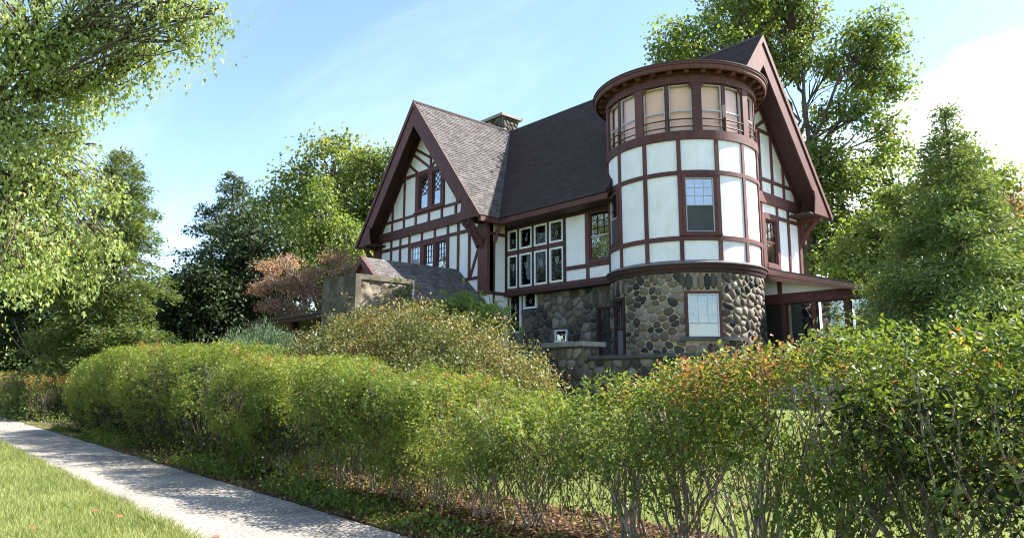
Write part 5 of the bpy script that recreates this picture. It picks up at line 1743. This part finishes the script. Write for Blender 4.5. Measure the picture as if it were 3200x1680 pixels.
crest = lambda k: (lambda P, q: np.clip((q - .90) / .08, 0, 1) * k * (vnoise(P, .55) > .56))
hedge("low hedge with russet tips beyond the gap, at the far left", -34, -17.9, -14.5, .9, tops([(-34, 1.8), (-22, 1.78), (-18.9, 1.7), (-17.9, 1.45)]), 'leaf_hedge', .058, 36000, np.arange(-33.5, -17.9, 1.0), low=.5, seed=2, red=lambda P, q: np.clip((q - .72) / .15, 0, 1) * .7, stem_r=.013, twig=.2, nstem=3, core=14000)
hedge("long clipped hedge, its near end in deep shade, beside the far pavement", -12.9, -.4, -14.2, 1.05, tops([(-12.9, 1.6), (-12.2, 2.0), (-9.5, 2.36), (-6, 2.42), (-2, 2.30), (-1.1, 2.2), (-.4, 1.95)]), 'leaf_hedge', .048, 135000, np.arange(-12.6, -.4, .6), low=.45, seed=3, red=crest(.30), stem_r=.009, nstem=5, twig=.15, twigs=420, core=42000, lump=.12,
      holes=lambda P, q: np.where((P[:, 0] > -9.5) & (P[:, 0] < -2.5) & (q > .2) & (q < .74) & (P[:, 1] < -14.1), .28 + .9 * (vnoise(P, .9) > .52), 1.0))
hedge("bright green middle hedge with open twiggy base over dead leaves", -.5, 8.35, -14.2, 1.0, tops([(-.5, 1.70), (.5, 1.95), (2.5, 1.90), (5, 1.82), (6.4, 1.56), (7.4, 1.36), (8.35, 1.32)]), 'leaf_hedge', .039, 165000, np.arange(-.2, 8.3, .85), low=.14, seed=4, red=crest(.25), stem_r=.0095, nstem=15, twig=.15, spread=.75, twigs=260, core=15000, core_lo=lambda x: np.interp(x, [0, 3, 5, 6.5, 8.3], [.10, .30, .58, .77, .785]), lowf=lambda x: np.interp(x, [0, 3, 5, 6.5, 8], [1.4, 1.2, .7, .35, .25]))
hedge("tall loose hedge with larger leaves and thick stems at the right", 8.15, 13.6, -14.05, .95, tops([(8.15, 1.28), (8.8, 1.56), (9.6, 1.68), (10.3, 1.76), (10.9, 1.90), (12.0, 1.94), (13.6, 1.96)]), 'leaf_hedge_big', .042, 72000, [8.55, 9.25, 10.0, 10.55, 11.3, 12.1, 12.9], low=.20, seed=5, shape='oval', red=lambda P, q: np.where((P[:, 0] < 10.7) & (P[:, 0] > 9.2), np.clip((q - .78) / .12, 0, 1) * .38, .015), stem_r=.0155, nstem=15, twig=.15, spread=.72, aspect=.6, twigs=160, core=7000, core_lo=lambda x: np.interp(x, [8.2, 10.6, 11.4, 13], [.78, .76, .4, .15]), lowf=lambda x: np.interp(x, [8.2, 9.8, 10.6, 11.2, 13], [.22, .25, .5, 1.3, 1.5]))

# ------------------------------------------------------------------ grass, litter, small plants
def blades(name, label, X, Y, hgt, wid, m, lean=.45):
    n = len(X)
    C = np.stack([X, Y, ground_z(X, Y) - .005], -1)
    D = unit(np.stack([rng.normal(size=n) * lean, rng.normal(size=n) * lean, np.ones(n)], -1))
    tone = vnoise(C, 1.2) * .5
    o = leaf_obj(name, C, D, rdir(n), hgt * rng.uniform(.5, 1.3, n), wid, 'blade', M[m], None, np.clip(tone + rng.random(n) * .5, 0, 1), kind='stuff')
    return tag(o, label, "grass")


n = 46000
X = 6.5 - rng.random(n) ** 1.5 * 17
Y = -17.03 - rng.random(n) ** 1.2 * 2.0
Y += .06 * np.sin(X * 3.1) * (Y > -17.15)
blades("verge_grass", "sunlit green grass verge this side of the pavement", X, Y, .085, .009, 'leaf_grass')
n = 5000
X, Y = 6.5 - rng.random(n) ** 1.4 * 17, -17.06 + rng.normal(size=n) * .045
blades("edge_grass", "longer grass blades straggling over the near edge of the pavement", X, Y, .12, .008, 'leaf_grass', .8)
n = 32000
X, Y = rng.uniform(-2, 14, n), rng.uniform(-13.1, -6.0, n)
blades("lawn_grass", "green lawn showing through the hedge stems", X, Y, .075, .010, 'leaf_grass')
n = 9000
X, Y = rng.uniform(-30, 8, n), -15.35 + np.abs(rng.normal(size=n)) * .16
blades("edge_weeds", "grassy weeds at the hedge side of the pavement", X, Y, .10, .010, 'leaf_grass', .7)

n = 19000
X, Y = rng.uniform(-6, 13, n), rng.uniform(-15.42, -13.1, n)
C = np.stack([X, Y, .012 + .03 * rng.random(n)], -1)
tag(leaf_obj("leaf_litter", C, unit(rng.normal(size=(n, 3)) * [1, 1, .25]), unit(np.array([0, 0, 1.0]) + rng.normal(size=(n, 3)) * .35), .06 * rng.uniform(.5, 1.3, n), .038, 'oval', M['leaf_litter'], None, kind='stuff'),
    "dry brown leaf litter under the hedge", "litter")


n = 18000
X = np.where(rng.random(n) < .8, rng.uniform(-13, 5.2, n), rng.uniform(4, 10, n))
Y = -15.36 + np.abs(rng.normal(size=n)) * .42
C = np.stack([X, Y, .02 + .16 * rng.random(n) ** 2 * vnoise(np.stack([X, Y, 0 * X], -1), 1.3) * 2], -1)
keep_ = vnoise(C, .8) > .40
C = C[keep_]
n = len(C)
tag(leaf_obj("ground_cover", C, rdir(n), unit(np.array([0, 0, 1.0]) + rng.normal(size=(n, 3)) * .45), .055 * rng.uniform(.5, 1.3, n), .036, 'oval', M['leaf_hedge'], None, rng.random(n) * .7, kind='stuff'),
    "dark green ground cover along the hedge foot beside the pavement", "ground cover")


def weed(label, x, y, r, h, n, leafm='leaf_bright', size=.055):
    root = empty("weed_plant", (x, y, 0), label, "weed")
    C = np.stack([x + rng.normal(size=n) * r, y + rng.normal(size=n) * r * .7, np.abs(rng.normal(size=n)) * h * .5 + .03], -1)
    leaf_obj("foliage", C, rdir(n) + [0, 0, .1], unit(np.array([0, 0, 1.0]) + rng.normal(size=(n, 3)) * .5), size * rng.uniform(.6, 1.3, n), size * .6, 'oval', M[leafm], root)
    for i in range(7):
        q_ = C[rng.integers(n)]
        tubes_obj("stem", [(bend((x + rng.normal() * r * .4, y + rng.normal() * r * .3, -.02), q_, .05, .05, 5), np.linspace(.005, .002, 5))], M['bark_pale'], root, n=4)
    return root


weed("bright green leafy weed clump where the pavement meets the middle hedge", 3.2, -15.0, .32, .30, 420)
weed("smaller green weed clump nearer the camera on the soil edge", 4.4, -14.95, .2, .16, 160)
weed("low yellow-green weeds at the gap between the two farther hedges", -15.8, -14.9, .8, .5, 500)
weed("dark green weeds in the hedge's shade farther along the pavement", -1.5, -15.1, .5, .3, 380, 'leaf_hedge')

fl = [(2.2, -16.2, 'curled orange leaf lying alone mid-pavement'), (5.6, -16.85, 'small tan leaf at the near pavement edge'), (4.0, -17.4, 'yellow leaf on the grass verge nearest the pavement'), (3.4, -17.55, 'brown leaf on the grass verge behind the yellow one'), (4.1, -18.2, 'pale brown leaf on the grass at lower left')]
for x, y, lab in fl:
    n = 1
    C = np.array([[x, y, .05 if y < -17.05 else .012]])
    a = rng.uniform(0, 6.28)
    o = leaf_obj("fallen_leaf", C * 0, np.array([[math.cos(a), math.sin(a), .12]]), np.array([[.15, .2, 1.0]]), .10, .09, 'maple', M['leaf_tips'], None, np.array([rng.random()]), origin=(0, 0, 0))
    o.location = tuple(C[0])
    tag(o, lab, "leaf", "fallen leaves")
